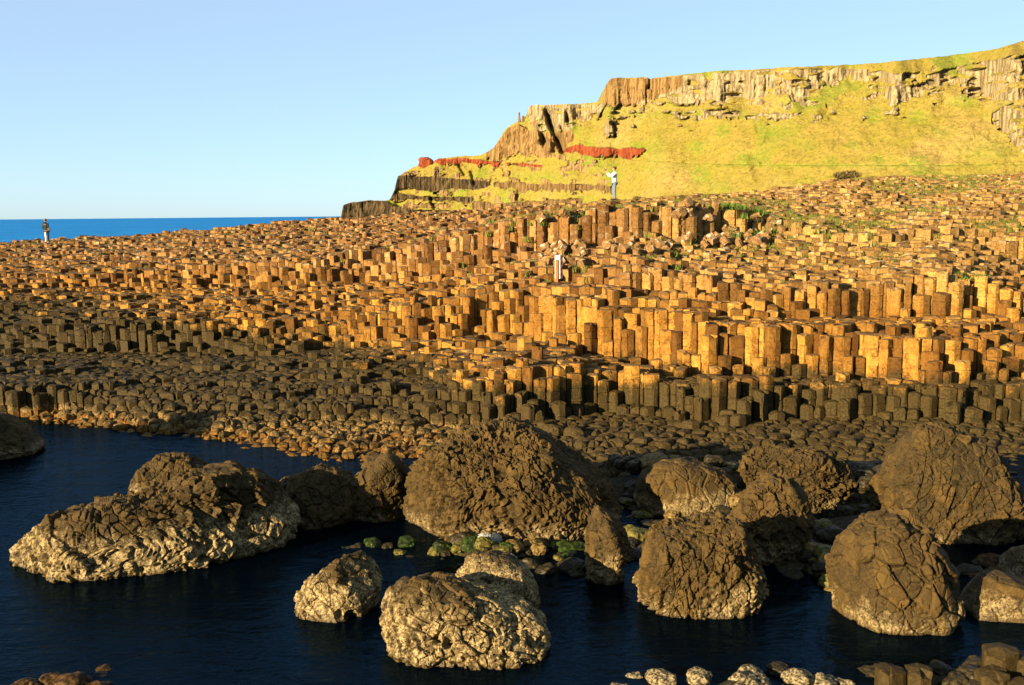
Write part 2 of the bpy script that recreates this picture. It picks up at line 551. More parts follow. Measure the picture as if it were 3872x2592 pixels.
# ground sheet
gx = np.concatenate([np.linspace(-140, -45, 20)[:-1], np.linspace(-45, 45, 260), np.linspace(45, 140, 20)[1:]])
gy = np.concatenate([np.linspace(-20, 9, 14)[:-1], np.linspace(9, 80, 240), np.linspace(80, 420, 40)[1:]])
GX, GY = np.meshgrid(gx, gy, indexing='ij')
rel = relief(GX, GY)
rlow = np.min([relief(GX + a, GY + b) for a in (-0.7, 0, 0.7) for b in (-1.3, -0.6, 0, 0.6)], axis=0)
GZ = ground_z(GX, GY) - np.where((rel > -0.3) & (GY.ravel() > 20), 0.42 + rel - np.maximum(rlow, -0.75), 0.0)
causeway = obj('causeway', np.stack([GX.ravel(), GY.ravel(), GZ], 1), grid_faces(len(gx), len(gy)), M_GROUND, smooth=True)
tag(causeway, 'stepped rock terrace of polygonal basalt columns rising from the cove', kind='structure')

# ------------------------------------------------------------------ columns
A = 0.42
UL = 0.60
AY = 0.43
nj = int((82 - 22.5) / (AY * 0.866)) + 3
xs_ = [-52.0]
while xs_[-1] < 52:                                     # finer columns on the seaward side
    f_ = min(max((xs_[-1] + 8.0) / 16.0, 0.0), 1.0)
    xs_.append(xs_[-1] + 0.36 + 0.06 * f_ * f_ * (3 - 2 * f_))
xs_ = np.array(xs_)
ni = len(xs_) - 1
I, J = np.meshgrid(np.arange(ni), np.arange(nj), indexing='ij')
SXL = (xs_[1:] - xs_[:-1])[:, None] * np.ones((1, nj))
LX = xs_[:-1][:, None] + SXL * 0.5 * (J % 2) + rng.uniform(-0.34, 0.34, I.shape) * SXL
LY = 22.5 + AY * 0.866 * J + rng.uniform(-0.32, 0.32, I.shape) * AY
T0 = relief(LX, LY + rng.normal(0, 0.13, LX.shape)).reshape(LX.shape)
p3 = np.stack([LX.ravel(), LY.ravel(), np.zeros(LX.size)], 1)
c1 = vnoise(p3 * 0.55, 21).reshape(LX.shape)
c2 = vnoise(p3 * 1.3, 22).reshape(LX.shape)
dryness = np.clip((T0 - 0.25) / 1.0, 0, 1)
upper = np.clip((LX - 4) / 8, 0, 1) * np.clip((T0 - 3.2) / 1.5, 0, 1)     # the worn, turfed slope has low steps
seaward = np.clip((2.0 - LX) / 12, 0, 1)
amp = (0.35 + 0.65 * dryness) * (1 - 0.55 * upper) * (1 - 0.42 * seaward)
rz_ = rng.normal(0, 1, LX.shape)
STEP = 0.32 - 0.15 * upper - 0.12 * seaward
Tn = T0 + amp * (0.12 * c1 + 0.11 * c2 + 0.045 * rz_)
Tq = np.round(Tn / STEP) * STEP
TOPZ = np.where(T0 > 0.35, 0.72 * Tq + 0.28 * Tn, T0 + amp * 0.2 * (c1 + c2)) + 0.022 * rng.normal(0, 1, LX.shape)
tall = rng.random(LX.shape)
TOPZ = TOPZ + np.where(tall > 0.978, rng.uniform(0.1, 0.34, LX.shape), 0) * amp
TOPZ = TOPZ - np.where(tall < 0.05, rng.uniform(0.1, 0.3, LX.shape), 0) * amp
# crest of every profile: leave the columns behind it out
crestD = np.interp((LX / LY).ravel(), PU, PD[:, 12]).reshape(LX.shape)
keep = (np.abs(LX / LY) < UL) & (T0 > -0.33) & (LY < crestD + 5.0)
# standing room for the two people and the marker: level tops there
MAN = at_D(1405, 459, 57.0); WOMAN = at_D(107, 556, 73.0); POST = at_D(1278, 646, 40.6)
for q in (MAN, WOMAN, POST):
    m = (np.hypot(LX - q[0], LY - q[1]) < 0.75)
    TOPZ[m] = q[2] + rng.uniform(-0.015, 0.015, m.sum())
    m = (np.abs(LX - q[0]) < 0.8) & (LY < q[1] - 0.5) & (LY > q[1] - 5.0)
    TOPZ[m] = np.minimum(TOPZ[m], q[2] - 0.05 + (CAM.z - q[2]) * 0.0)


def top_at(x, y):
    d = (LX - x) ** 2 + (LY - y) ** 2
    return float(TOPZ.ravel()[np.argmin(d)])


NB_E = [(1, 0), (-1, 0), (0, 1), (0, -1), (-1, 1), (-1, -1), (1, 1), (1, -1), (2, 0), (-2, 0), (0, 2), (0, -2), (1, 2), (-1, 2), (1, -2), (-1, -2)]


def voronoi_cell(i, j):
    px, py = LX[i, j], LY[i, j]
    s = 0.75
    poly = [(-s, -s), (s, -s), (s, s), (-s, s)]
    for di, dj in NB_E:
        a, b = i + di, j + dj
        if a < 0 or b < 0 or a >= ni or b >= nj:
            continue
        nx, ny = LX[a, b] - px, LY[a, b] - py
        lim = (nx * nx + ny * ny) * 0.5
        out = []
        n = len(poly)
        prev = poly[-1]; dp = prev[0] * nx + prev[1] * ny - lim
        for cur in poly:
            dc = cur[0] * nx + cur[1] * ny - lim
            if (dc <= 0) != (dp <= 0):
                t = dp / (dp - dc)
                out.append((prev[0] + (cur[0] - prev[0]) * t, prev[1] + (cur[1] - prev[1]) * t))
            if dc <= 0:
                out.append(cur)
            prev, dp = cur, dc
        poly = out
    # drop very short edges
    res = []
    for k, p in enumerate(poly):
        q = res[-1] if res else poly[-1]
        if math.hypot(p[0] - q[0], p[1] - q[1]) > 0.055:
            res.append(p)
    return res if len(res) >= 3 else poly


def column_mesh(poly, depth, D, dome, bev, near, rs):
    """vertices with the top centre at the origin, and faces"""
    P = np.array(poly)
    c = P.mean(0)
    rad = np.sqrt(((P - c) ** 2).sum(1)).mean()
    gap = 0.010 if D < 45 else 0.013
    P = c + (P - c) * (1 - gap / rad)
    if near:                                   # blunt the vertical edges
        nxt = np.roll(P, -1, 0); prv = np.roll(P, 1, 0)
        P = np.stack([P + (prv - P) * 0.13, P + (nxt - P) * 0.13], 1).reshape(-1, 2)
    n = len(P)
    tx, ty = rs.normal(0, 0.065, 2)
    if dome > 0.05: tx, ty = tx * 0.4, ty * 0.4
    rings = []
    r1 = 1 - bev * 0.28 / rad; r2 = 1 - bev * 1.05 / rad
    rings.append((r2, 0.0 if dome < 0.05 else dome * 0.45)); rings.append((r1, -bev * 0.32)); rings.append((1.0, -bev))
    z = -bev
    if depth > 0.3 and D < 56:
        step = rs.uniform(0.22, 0.5)
        while z - step > -depth + 0.06:
            z -= step
            w = 0.022 if D < 40 else 0.028
            k = rs.uniform(0.972, 1.0)
            rings += [(k, z + w), (0.93, z), (rs.uniform(0.965, 1.0), z - w)]
            step = rs.uniform(0.22, 0.55)
    rings.append((1.0, -depth))
    V = [(0.0 + c[0], 0.0 + c[1], dome)]
    wob = rs.normal(0, 0.009, (len(rings), n, 2))
    chip = np.where(rs.random(n) < 0.14, rs.uniform(0.04, 0.12, n), 0.0) + np.abs(rs.normal(0, 0.012, n))
    for ri, (s, zz) in enumerate(rings):
        q = c + (P - c) * s + wob[ri]
        tl = (q[:, 0] * tx + q[:, 1] * ty) if ri < 3 else 0
        for k in range(n):
            V.append((q[k, 0], q[k, 1], zz + ((tl[k] - chip[k] * (1.0, 0.9, 0.5)[ri]) if ri < 3 else 0)))
    F = []
    for k in range(n):
        F.append((0, 1 + k, 1 + (k + 1) % n))
    for r in range(len(rings) - 1):
        b = 1 + r * n
        for k in range(n):
            k2 = (k + 1) % n
            F.append((b + k, b + n + k, b + n + k2, b + k2))
    return np.array(V), F


cand = np.argwhere(keep)
nbmin = TOPZ.copy()
for di, dj in NB_E[:8]:
    nbmin = np.minimum(nbmin, np.roll(np.roll(TOPZ, -di, 0), -dj, 1))
front = np.minimum(np.roll(TOPZ, 1, 1), np.roll(TOPZ, (1, 1), (0, 1)))
expo = np.clip(TOPZ - front, 0, 2.5) * A / LY ** 2
inview = (np.abs(LX / LY) < 0.485) & (TOPZ > 0.55)
score = np.where(keep & inview, expo, -1)
big = set(map(tuple, np.argwhere(score >= np.sort(score.ravel())[-300])[:300].tolist()))

SV, SF, ST = [], [], []
base = 0
for (i, j) in cand.tolist():
    X0, Y0, Z0 = LX[i, j], LY[i, j], TOPZ[i, j]
    poly = voronoi_cell(i, j)
    if len(poly) < 3:
        continue
    depth = float(np.clip(Z0 - nbmin[i, j] + 0.16, 0.22, 3.2))
    wet = float(np.clip((1.25 - Z0) / 0.8, 0, 1)) * (1.0 if X0 < 1.5 else 0.75)
    dome = 0.012 + wet * rng.uniform(0.02, 0.10)
    bev = 0.022 + 0.030 * rng.random() ** 2 + wet * rng.uniform(0.01, 0.06)
    tone = rng.random()
    is_big = (i, j) in big
    V, F = column_mesh(poly, depth, Y0, dome, bev, is_big or Y0 < 35, rng)
    if is_big:
        o = obj('basalt_column', V, F, M_COL, causeway, attrs={'tone': np.full(len(V), tone)})
        o.location = (X0, Y0, Z0)
    else:
        SV.append(V + np.array([X0, Y0, Z0]))
        SF += [tuple(q + base for q in f) for f in F]
        ST.append(np.full(len(V), tone))
        base += len(V)
fld = obj('column_field', np.concatenate(SV), SF, M_COL, causeway, attrs={'tone': np.concatenate(ST)})
tag(fld, kind='stuff')
print('columns', len(cand), 'field faces', len(SF))

# ------------------------------------------------------------------ headland
HX = np.arange(776, 2620, 2.1)
nX = len(HX)
SKY = [(776, 500), (782, 497), (786, 470), (800, 464), (820, 462), (845, 459), (880, 460), (893, 456), (903, 432), (910, 404), (940, 386), (955, 379), (990, 377), (994, 368), (1003, 363), (1030, 360),
       (1060, 357), (1085, 358), (1100, 354), (1115, 348), (1130, 337), (1142, 318), (1156, 295), (1168, 286), (1185, 278), (1200, 273), (1206, 255), (1211, 243), (1222, 240),
       (1290, 239), (1340, 236), (1376, 233), (1382, 215), (1388, 192), (1396, 181), (1405, 179), (1480, 176), (1489, 181), (1500, 178), (1560, 171), (1640, 163), (1700, 160),
       (1850, 153), (2000, 145), (2150, 130), (2280, 113), (2310, 103), (2342, 94), (2620, 50)]
sx, sy = np.array(SKY, float).T
ytop = np.interp(HX, sx, sy)
ytop += 0.9 * vnoise(np.stack([HX * 0.11, HX * 0, HX * 0], 1), 31) * (HX > 786)
ybot = np.interp(HX, [776, 900, 1200, 1500, 2000, 2620], [503, 503, 500, 497, 494, 490])


def band(*pts):
    """a band given as (x, y_top, y_bottom)"""
    return np.array(pts, float)


BANDS = [  # kind, polyline, edge softness
    ('rock', band((1205, 240, 262), (1225, 240, 300), (1260, 241, 300), (1300, 241, 300), (1330, 238, 285), (1376, 236, 262), (1380, 232, 250))),
    ('warm', band((1382, 185, 244), (1400, 180, 246), (1450, 179, 243), (1490, 180, 226), (1530, 176, 212), (1560, 173, 200))),
    ('rock', band((1420, 222, 240), (1500, 196, 240), (1560, 174, 240), (1640, 168, 242), (1700, 163, 240), (1760, 161, 238), (1800, 160, 230), (1850, 158, 212), (1950, 157, 185), (2000, 160, 186), (2060, 170, 190), (2100, 166, 192))),
    ('rock', band((1795, 215, 232), (1830, 218, 246), (1870, 220, 240))),
    ('rock', band((2010, 195, 215), (2040, 190, 240), (2080, 192, 235), (2110, 196, 220))),
    ('rock', band((2120, 172, 198), (2160, 160, 196), (2210, 150, 190), (2280, 135, 200), (2342, 122, 190), (2620, 95, 190))),
    ('rock', band((2200, 188, 222), (2235, 186, 236), (2290, 200, 232), (2342, 196, 225), (2400, 190, 215))),
    ('rock', band((2268, 262, 282), (2290, 246, 310), (2315, 238, 335), (2342, 236, 352), (2450, 230, 380))),
    ('rock', band((1545, 262, 272), (1600, 252, 276), (1650, 250, 268), (1700, 258, 272), (1780, 262, 276), (1830, 258, 268))),
    ('rock', band((1382, 290, 310), (1392, 272, 316), (1402, 280, 314), (1410, 300, 312))),
    ('warm', band((1112, 350, 368), (1130, 336, 370), (1160, 296, 362), (1185, 285, 352), (1215, 300, 360), (1250, 305, 362), (1290, 300, 348), (1310, 300, 325))),
    ('red', band((990, 365, 376), (1005, 363, 377), (1060, 362, 378), (1100, 366, 380), (1140, 372, 384))),
    ('red', band((1140, 372, 378), (1200, 374, 384), (1240, 378, 384))),
    ('red', band((1284, 350, 356), (1296, 336, 355), (1320, 331, 352), (1370, 338, 357), (1400, 340, 361), (1440, 338, 363), (1472, 339, 352), (1478, 343, 346))),
    ('dark', band((905, 405, 436), (915, 402, 434), (985, 405, 437), (1060, 410, 436), (1100, 414, 436), (1120, 416, 428))),
    ('darkw', band((1130, 418, 428), (1160, 415, 434), (1220, 420, 440), (1300, 421, 438), (1380, 424, 440), (1402, 428, 438))),
    ('dark', band((893, 440, 458), (920, 444, 458), (990, 452, 460), (1060, 450, 466), (1082, 452, 462))),
    ('darkw', band((1085, 462, 482), (1150, 466, 480), (1220, 460, 474), (1330, 455, 470))),
    ('dark', band((776, 455, 503), (800, 460, 503), (880, 458, 503), (895, 468, 503), (940, 480, 503), (1010, 483, 503), (1100, 485, 503))),
]
NR = 190
V01 = np.linspace(0, 1, NR)
YY = ybot[:, None] + (ytop - ybot)[:, None] * V01[None, :]
XX = np.repeat(HX[:, None], NR, 1)
edge = 5.0 * vnoise(np.stack([XX.ravel() * 0.045, YY.ravel() * 0.045, np.zeros(XX.size)], 1), 41).reshape(XX.shape)
edge += 8.0 * vnoise(np.stack([XX.ravel() * 0.16, YY.ravel() * 0.10, np.zeros(XX.size)], 1), 42).reshape(XX.shape)
rock = np.zeros_like(XX); red = np.zeros_like(XX); dark = np.zeros_like(XX); warm = np.zeros_like(XX)
for kind, b in BANDS:
    yt = np.interp(XX, b[:, 0], b[:, 1]); yb = np.interp(XX, b[:, 0], b[:, 2])
    ee = edge * (0.8 if kind in ('red',) else (0.35 if kind == 'dark' else 0.75))
    m = np.clip((YY - yt + 1.5 + 0.35 * ee) / 2.5, 0, 1) * np.clip((yb + ee - YY) / 3.0, 0, 1)
    m *= np.clip((XX - b[0, 0]) / 5 + 1, 0, 1) * np.clip((b[-1, 0] - XX) / 5 + 1, 0, 1)
    rock = np.maximum(rock, m)
    if kind == 'red': red = np.maximum(red, m)
    if kind == 'dark': dark = np.maximum(dark, m)
    if kind == 'darkw': dark = np.maximum(dark, 0.45 * m); warm = np.maximum(warm, m)
    if kind == 'warm': warm = np.maximum(warm, m)
# scattered outcrops under the cliff and along the headland's seaward flank
oc = fbm(np.stack([XX.ravel() * 0.045, YY.ravel() * 0.07, np.zeros(XX.size)], 1), 48, 4).reshape(XX.shape)
zone = np.clip(1 - np.abs(YY - (ytop[:, None] + 75)) / 60, 0, 1) * (XX > 1390) * np.interp(XX, [1390, 1700, 2342], [0.75, 0.55, 0.7])
rock = np.maximum(rock, np.clip((oc - 0.62 + 0.35 * zone) * 5, 0, 1) * (zone > 0.05))
flank = np.clip((1420 - XX) / 200, 0, 1) * np.clip((YY - 250) / 60, 0, 1)
m2 = np.clip((oc - 0.78 + 0.62 * flank) * 4, 0, 1) * (flank > 0.05) * (red < 0.1)
rock = np.maximum(rock, m2 * 0.95); warm = np.maximum(warm, m2 * 0.8)
# bring the broken cliff some turf ledges
ledge = vnoise(np.stack([XX.ravel() * 0.05, YY.ravel() * 0.16, np.zeros(XX.size)], 1), 47).reshape(XX.shape)
rock = np.where((warm + dark + red) > 0.2, rock, rock * np.clip(1.15 - np.clip(ledge - 0.12, 0, 1) * 2.0, 0, 1))

RAY = ray(XX.ravel(), YY.ravel()).reshape(nX, NR, 3)
tz = RAY[..., 2]
Dbase = np.interp(HX, [776, 900, 1100, 1300, 1500, 1800, 2100, 2342, 2620], [830, 815, 770, 690, 600, 540, 500, 480, 470])
Dm = np.zeros_like(XX); Zm = np.zeros_like(XX)
Dm[:, 0] = Dbase; Zm[:, 0] = CAM.z + Dbase * tz[:, 0]
slope_g = np.interp(HX, [776, 1000, 1200, 1500, 2620], [0.9, 1.0, 1.0, 1.15, 1.15])
for r in range(1, NR):
    s = slope_g * (1 - rock[:, r]) + 0.14 * rock[:, r]
    tt = np.minimum(tz[:, r], 0.30)
    Dn = (Dm[:, r - 1] + s * (CAM.z - Zm[:, r - 1])) / (1 - s * tt)
    k = np.array([1, 4, 6, 4, 1]) / 16.0
    pad = np.pad(Dn, 2, 'edge')
    Dn2 = sum(k[q] * pad[q:q + nX] for q in range(5))
    Dm[:, r] = np.maximum(Dn2, Dm[:, r - 1] + 0.02)
    Zm[:, r] = CAM.z + Dm[:, r] * tz[:, r]
# relief of buttresses, columns, gullies and turf
Xw = RAY[..., 0] * Dm
pp = np.stack([Xw.ravel(), Dm.ravel(), Zm.ravel()], 1)
but = vnoise(pp * np.array([0.045, 0.03, 0.012]), 51).reshape(XX.shape)
colm = np.abs(vnoise(pp * np.array([0.20, 0.05, 0.035]), 52)).reshape(XX.shape)
colf = np.abs(vnoise(pp * np.array([0.55, 0.1, 0.05]), 53)).reshape(XX.shape)
turf = fbm(pp * np.array([0.10, 0.10, 0.07]), 54, 4).reshape(XX.shape)
turf2 = fbm(pp * np.array([0.03, 0.03, 0.02]), 55, 3).reshape(XX.shape)
fade = np.clip((ytop[:, None] * 0 + (1 - V01[None, :])) * 12, 0.15, 1)
crag = fbm(pp * np.array([0.10, 0.10, 0.13]), 57, 4).reshape(XX.shape)
disp = rock * (0.4 + 0.6 * (1 - dark)) * 2.6 * crag + rock * (but * 5.0 - 3.0 * (0.5 - colm) - 1.7 * (0.5 - colf)) + (1 - rock) * (turf * 1.6 + turf2 * 2.2 + 3.2 * vnoise(pp * np.array([0.055, 0.006, 0.010]), 58).reshape(XX.shape) + 1.2 * vnoise(pp * np.array([0.16, 0.02, 0.03]), 59).reshape(XX.shape) + 0.55 * vnoise(pp * 0.33, 56).reshape(XX.shape))


def gully(pts, w, depth):
    """push the face back along a traced line"""
    P = np.array(pts, float)
    d = np.full(XX.shape, 1e9)
    for a, b in zip(P[:-1], P[1:]):
        ab = b - a
        t = np.clip(((XX - a[0]) * ab[0] + (YY - a[1]) * ab[1]) / (ab @ ab), 0, 1)
        d = np.minimum(d, np.hypot(XX - a[0] - t * ab[0], YY - a[1] - t * ab[1]))
    return depth * np.exp(-(d / w) ** 2)


disp = disp + gully([(1252, 250), (1258, 275), (1272, 305), (1290, 345)], 8.0, 17)
disp = disp + gully([(1296, 252), (1300, 275)], 5, 6) + gully([(1235, 300), (1246, 330)], 7, 6)
disp = disp + gully([(1404, 285), (1408, 312)], 4, 7) + gully([(1078, 395), (1085, 420)], 4, 5) + gully([(1050, 380), (1062, 400)], 3, 4)
disp = disp + gully([(985, 455), (1000, 490)], 4, 6) + gully([(1488, 178), (1486, 200)], 3.5, 9)
for bx, by in ((1255, 330), (1230, 305), (1275, 292)):
    disp = disp - gully([(bx, by), (bx + 1, by + 14)], 7, 9)
# the old path traversing the slope
py_path = np.interp(XX, [1440, 1600, 1750, 2000, 2342, 2620], [366, 374, 377, 378, 376, 372])
path = np.exp(-((YY - py_path) / 1.3) ** 2) * (XX > 1440)
disp = disp + path * 0.9
Dv = Dm + disp * np.maximum(fade, 0.35)
Zv = Zm.copy()
Xv = RAY[..., 0] * Dm
G = np.stack([Xv, Dv, Zv], -1)
# plateau behind the skyline and the far side going down to the sea
tip = np.clip((HX - 790) / 250, 0.05, 1)
back = []
for dd, dz in ((6, 0.1), (25, -0.5), (70, -3.0), (150, -8.0)):
    back.append(np.stack([Xv[:, -1], Dv[:, -1] + dd * tip, np.maximum(Zv[:, -1] + dz * 1.0, -2)], -1))
back.append(np.stack([Xv[:, -1], Dv[:, -1] + 220 * tip, np.full(nX, -3.0)], -1))
back = np.stack(back, 1)
G = np.concatenate([G, back], 1)
NT_ = G.shape[1]


def ext(a, v=0.0):
    return np.concatenate([a, np.full((nX, 5), v)], 1).ravel()


gr = vnoise(np.stack([XX.ravel() * 0.020, YY.ravel() * 0.03, np.zeros(XX.size)], 1), 61).reshape(XX.shape)
green = np.clip(gr * 1.1 - 0.05, 0, 0.7)
for gxp, gyp, a, b, hh in ((1350, 375, 45, 16, 0.9), (1240, 405, 60, 10, 0.7), (1520, 260, 60, 8, 0.5), (1460, 262, 60, 10, 0.6), (1500, 385, 80, 10, 0.35), (1900, 380, 400, 5, 0.55), (2250, 345, 60, 30, 0.4)):
    green = np.maximum(green, hh * np.exp(-((XX - gxp) / a) ** 2 - ((YY - gyp) / b) ** 2))
green = np.clip(green + path * 0.25, 0, 1)
scree = np.clip(1 - np.abs(YY - np.interp(XX, [1450, 1600, 1900, 2342], [255, 258, 225, 220])) / 38, 0, 1) * (XX > 1400)
scree = np.maximum(scree, 0.8 * np.exp(-((XX - 1620) / 25) ** 2 - ((YY - 425) / 10) ** 2))
headland = obj('headland', G.reshape(-1, 3), grid_faces(nX, NT_), M_LAND, smooth=False,
               attrs={'rock': ext(rock), 'red': ext(red), 'dark': ext(dark), 'warm': ext(warm), 'green': ext(green), 'scree': ext(scree)})
tag(headland, 'tall grassy headland with banded basalt cliffs and a red rock layer', kind='structure')


def on_land(x, y):
    i = int(np.clip(np.searchsorted(HX, x), 0, nX - 1))
    r = int(np.argmin(np.abs(YY[i] - y)))
    return G[i, r]


# ------------------------------------------------------------------ sea and cove
sea_y = np.concatenate([np.linspace(46, 400, 30), np.geomspace(420, 45000, 40)])
sea_x = np.concatenate([-np.geomspace(40000, 60, 30), np.linspace(-50, 50, 21), np.geomspace(60, 40000, 30)])
SXg, SYg = np.meshgrid(sea_x, sea_y, indexing='ij')
sea = obj('sea', np.stack([SXg.ravel(), SYg.ravel(), np.zeros(SXg.size)], 1), grid_faces(len(sea_x), len(sea_y)), M_SEA)
tag(sea, 'deep blue open sea out to the horizon', kind='structure')
cx_ = np.linspace(-140, 140, 40); cy_ = np.linspace(-20, 46, 30)
CX, CY = np.meshgrid(cx_, cy_, indexing='ij')
cove = obj('cove_water', np.stack([CX.ravel(), CY.ravel(), np.zeros(CX.size)], 1), grid_faces(40, 30), M_COVE)
tag(cove, 'dark rippled water of the rocky cove', kind='structure')


# ------------------------------------------------------------------ boulders
FOOT = []


def boulder(label, top, yb, half_depth, mat, level=6, shear=0.0, seed=0, chunk=0.33, amp=0.10, pits=0.0, fine=1.0, lean=0.0, bottom=-0.75, box=0.75, aniso=(0.75, 1, 1.35), an=None, cuts=5):
    top = np.array(top, float)
    xm = top[:, 0].mean()
    Df = at_z(xm, yb, 0.0)[1]
    Dc = Df + half_depth * 0.86
    pts = np.array([at_D(x, y, Dc + shear * 0) for x, y in top])
    cxw = 0.5 * (pts[0, 0] + pts[-1, 0])
    zt = pts[:, 2].max()
    # close the outline under water
    wl = pts[0, 0]; wr = pts[-1, 0]; w = wr - wl
    out = [(p[0], p[2]) for p in pts]
    out += [(wr - 0.03 * w, min(0.0, out[-1][1] - 0.1)), (wr - 0.16 * w, bottom), (cxw, bottom - 0.1), (wl + 0.16 * w, bottom), (wl + 0.03 * w, min(0.0, out[0][1] - 0.1))]
    out = np.array(out)
    cz = 0.45 * zt + 0.55 * bottom * 0.5
    c = np.array([cxw, cz])
    th = np.linspace(-math.pi, math.pi, 361)
    R = np.zeros_like(th)
    q = out - c
    qn = np.roll(q, -1, 0)
    for k, a in enumerate(th):
        d = np.array([math.cos(a), math.sin(a)])
        e = qn - q
        den = d[0] * e[:, 1] - d[1] * e[:, 0]
        den = np.where(np.abs(den) < 1e-9, 1e-9, den)
        t = (q[:, 0] * e[:, 1] - q[:, 1] * e[:, 0]) / den
        s = (q[:, 0] * d[1] - q[:, 1] * d[0]) / den
        ok = (t > 0) & (s >= -1e-6) & (s <= 1 + 1e-6)
        R[k] = t[ok].max() if ok.any() else 0.5
    ker = np.array([1, 2, 3, 2, 1]) / 9.0
    Rp = np.concatenate([R[-3:-1], R, R[1:3]])
    R = sum(ker[k] * Rp[k:k + 361] for k in range(5))
    v, f = ICO[level]
    v = v + np.array([-0.10, -0.42, 0.22])
    v = v / np.linalg.norm(v, axis=1)[:, None]
    rho = np.sqrt(v[:, 0] ** 2 + v[:, 2] ** 2)
    a = np.arctan2(v[:, 2], v[:, 0])
    rr = np.interp(a, th, R) * rho ** box
    x = rr * np.cos(a); z = rr * np.sin(a)
    y = half_depth * np.sign(v[:, 1]) * np.abs(v[:, 1]) ** 0.85
    y = y + shear * x + lean * (z + cz)
    P = np.stack([x, y, z], 1)
    # flat broken faces
    rb = np.random.default_rng(900 + seed)
    ext_ = np.array([0.5 * (wr - wl), half_depth, max(zt - cz, 0.5)])
    for _ in range(cuts):
        nn_ = rb.normal(size=3) * np.array([1.0, 1.2, 0.8]); nn_[1] = -abs(nn_[1]); nn_[2] = abs(nn_[2]) * 0.9
        nn_ /= np.linalg.norm(nn_)
        dd_ = np.linalg.norm(ext_ * nn_) * rb.uniform(0.74, 0.9)
        over = np.clip(P @ nn_ - dd_, 0, None)
        P = P - over[:, None] * nn_ * 0.9
    # normals of the smooth body
    fn = np.cross(P[f[:, 1]] - P[f[:, 0]], P[f[:, 2]] - P[f[:, 0]])
    N = np.zeros_like(P)
    for k in range(3):
        np.add.at(N, f[:, k], fn)
    N /= np.linalg.norm(N, axis=1)[:, None] + 1e-9
    off = np.array([seed * 13.7, seed * 7.1, seed * 3.3])
    W = P + off + 0.06 * np.stack([vnoise(P * 2.1 + off, 71), vnoise(P * 2.1 + off, 72), vnoise(P * 2.1 + off, 73)], 1)
    d = 0.10 * fbm(P * 0.9 + off, 74, 3) * amp / 0.1
    an = 0.55 + 0.5 * math.sin(seed * 2.7) if an is None else an
    ORI = np.array(Matrix.Rotation(an, 3, 'Y'))
    f1, f2, cell, o1 = worley((W @ ORI) * np.array(aniso) / chunk, seed)
    h = hsh(cell[:, 0], cell[:, 1], cell[:, 2], 5)
    tl = np.stack([hsh(cell[:, 0], cell[:, 1], cell[:, 2], 6 + k) - 0.5 for k in range(3)], 1)
    crack = np.clip((f2 - f1) / 0.09, 0, 1)
    mod = np.clip(0.62 + 0.55 * vnoise(P * 1.1 + off, 77), 0.18, 1.15)
    d = d + mod * amp * ((h - 0.5) * 1.15 + 1.7 * (tl * o1).sum(1)) - mod * amp * 0.80 * (1 - crack)
    g1, g2, c2, o2 = worley(W / (chunk * 0.42), seed + 9)
    h2 = hsh(c2[:, 0], c2[:, 1], c2[:, 2], 5)
    t2 = np.stack([hsh(c2[:, 0], c2[:, 1], c2[:, 2], 6 + k) - 0.5 for k in range(3)], 1)
    cr2 = np.clip((g2 - g1) / 0.13, 0, 1)
    d = d + fine * (0.35 + 0.65 * mod) * amp * (0.55 * (h2 - 0.5) + 0.8 * (t2 * o2).sum(1) - 0.25 * (1 - cr2))
    if pits > 0:
        q1, q2, c3, _ = worley((P + off) / 0.30, seed + 21)
        hp = hsh(c3[:, 0], c3[:, 1], c3[:, 2], 3)
        low = np.clip((0.75 + cz * 0 - (P[:, 2] + cz)) / 0.5, 0, 1)
        d = d - pits * np.clip(1.6 * (1 - q1 / (0.16 + 0.26 * hp)), 0, 1) * (hp > 0.45) * low
    P = P + N * d[:, None]
    o = obj('boulder', P, f.tolist(), mat, attrs={'tone': h * 0.6 + h2 * 0.4, 'crack': crack})
    o.location = (cxw, Dc, cz)
    FOOT.append((cxw, Dc, 0.5 * (wr - wl), half_depth, shear))
    tag(o, label, 'boulder')
    return o


boulder('long low boulder tapering into the cove, pale pitted nose and dark jagged top',
        [(20, 1275), (32, 1240), (75, 1208), (150, 1170), (230, 1146), (300, 1130), (380, 1108), (440, 1092), (520, 1090), (590, 1112), (632, 1150), (652, 1190), (656, 1228)],
        1312, 1.35, M_BOULD_PALE, 6, 0.30, 1, 0.34, 0.115, 0.20, 1.0)
boulder('small peaked boulder behind the long low boulder, its base hidden',
        [(285, 1135), (308, 1092), (330, 1062), (360, 1045), (395, 1040), (425, 1043), (455, 1060), (482, 1085), (505, 1118)], 1150, 0.9, M_BOULD, 5, 0, 2, 0.34, 0.10)
boulder('low black boulder in shadow between the long boulder and a rounded one',
        [(620, 1140), (640, 1098), (690, 1086), (730, 1066), (765, 1070), (800, 1095), (818, 1140)], 1205, 0.8, M_BOULD_DRY, 5, 0, 3, 0.3, 0.10)
boulder('half shaded rounded boulder touching the left flank of the tallest domed boulder',
        [(798, 1130), (800, 1075), (825, 1047), (870, 1036), (905, 1050), (925, 1078), (940, 1112), (942, 1150)], 1192, 0.75, M_BOULD_DRY, 5, 0, 4, 0.3, 0.09)
boulder('huge domed boulder with barnacled foot standing before the pavement',
        [(914, 1175), (925, 1120), (950, 1062), (1010, 1012), (1060, 986), (1110, 968), (1160, 963), (1210, 976), (1250, 1000), (1300, 1040), (1350, 1076), (1393, 1112), (1410, 1150), (1412, 1190)],
        1240, 1.75, M_BOULD_BROWN, 6, 0.05, 5, 0.25, 0.105, 0.06, 1.3, box=0.68, cuts=2)
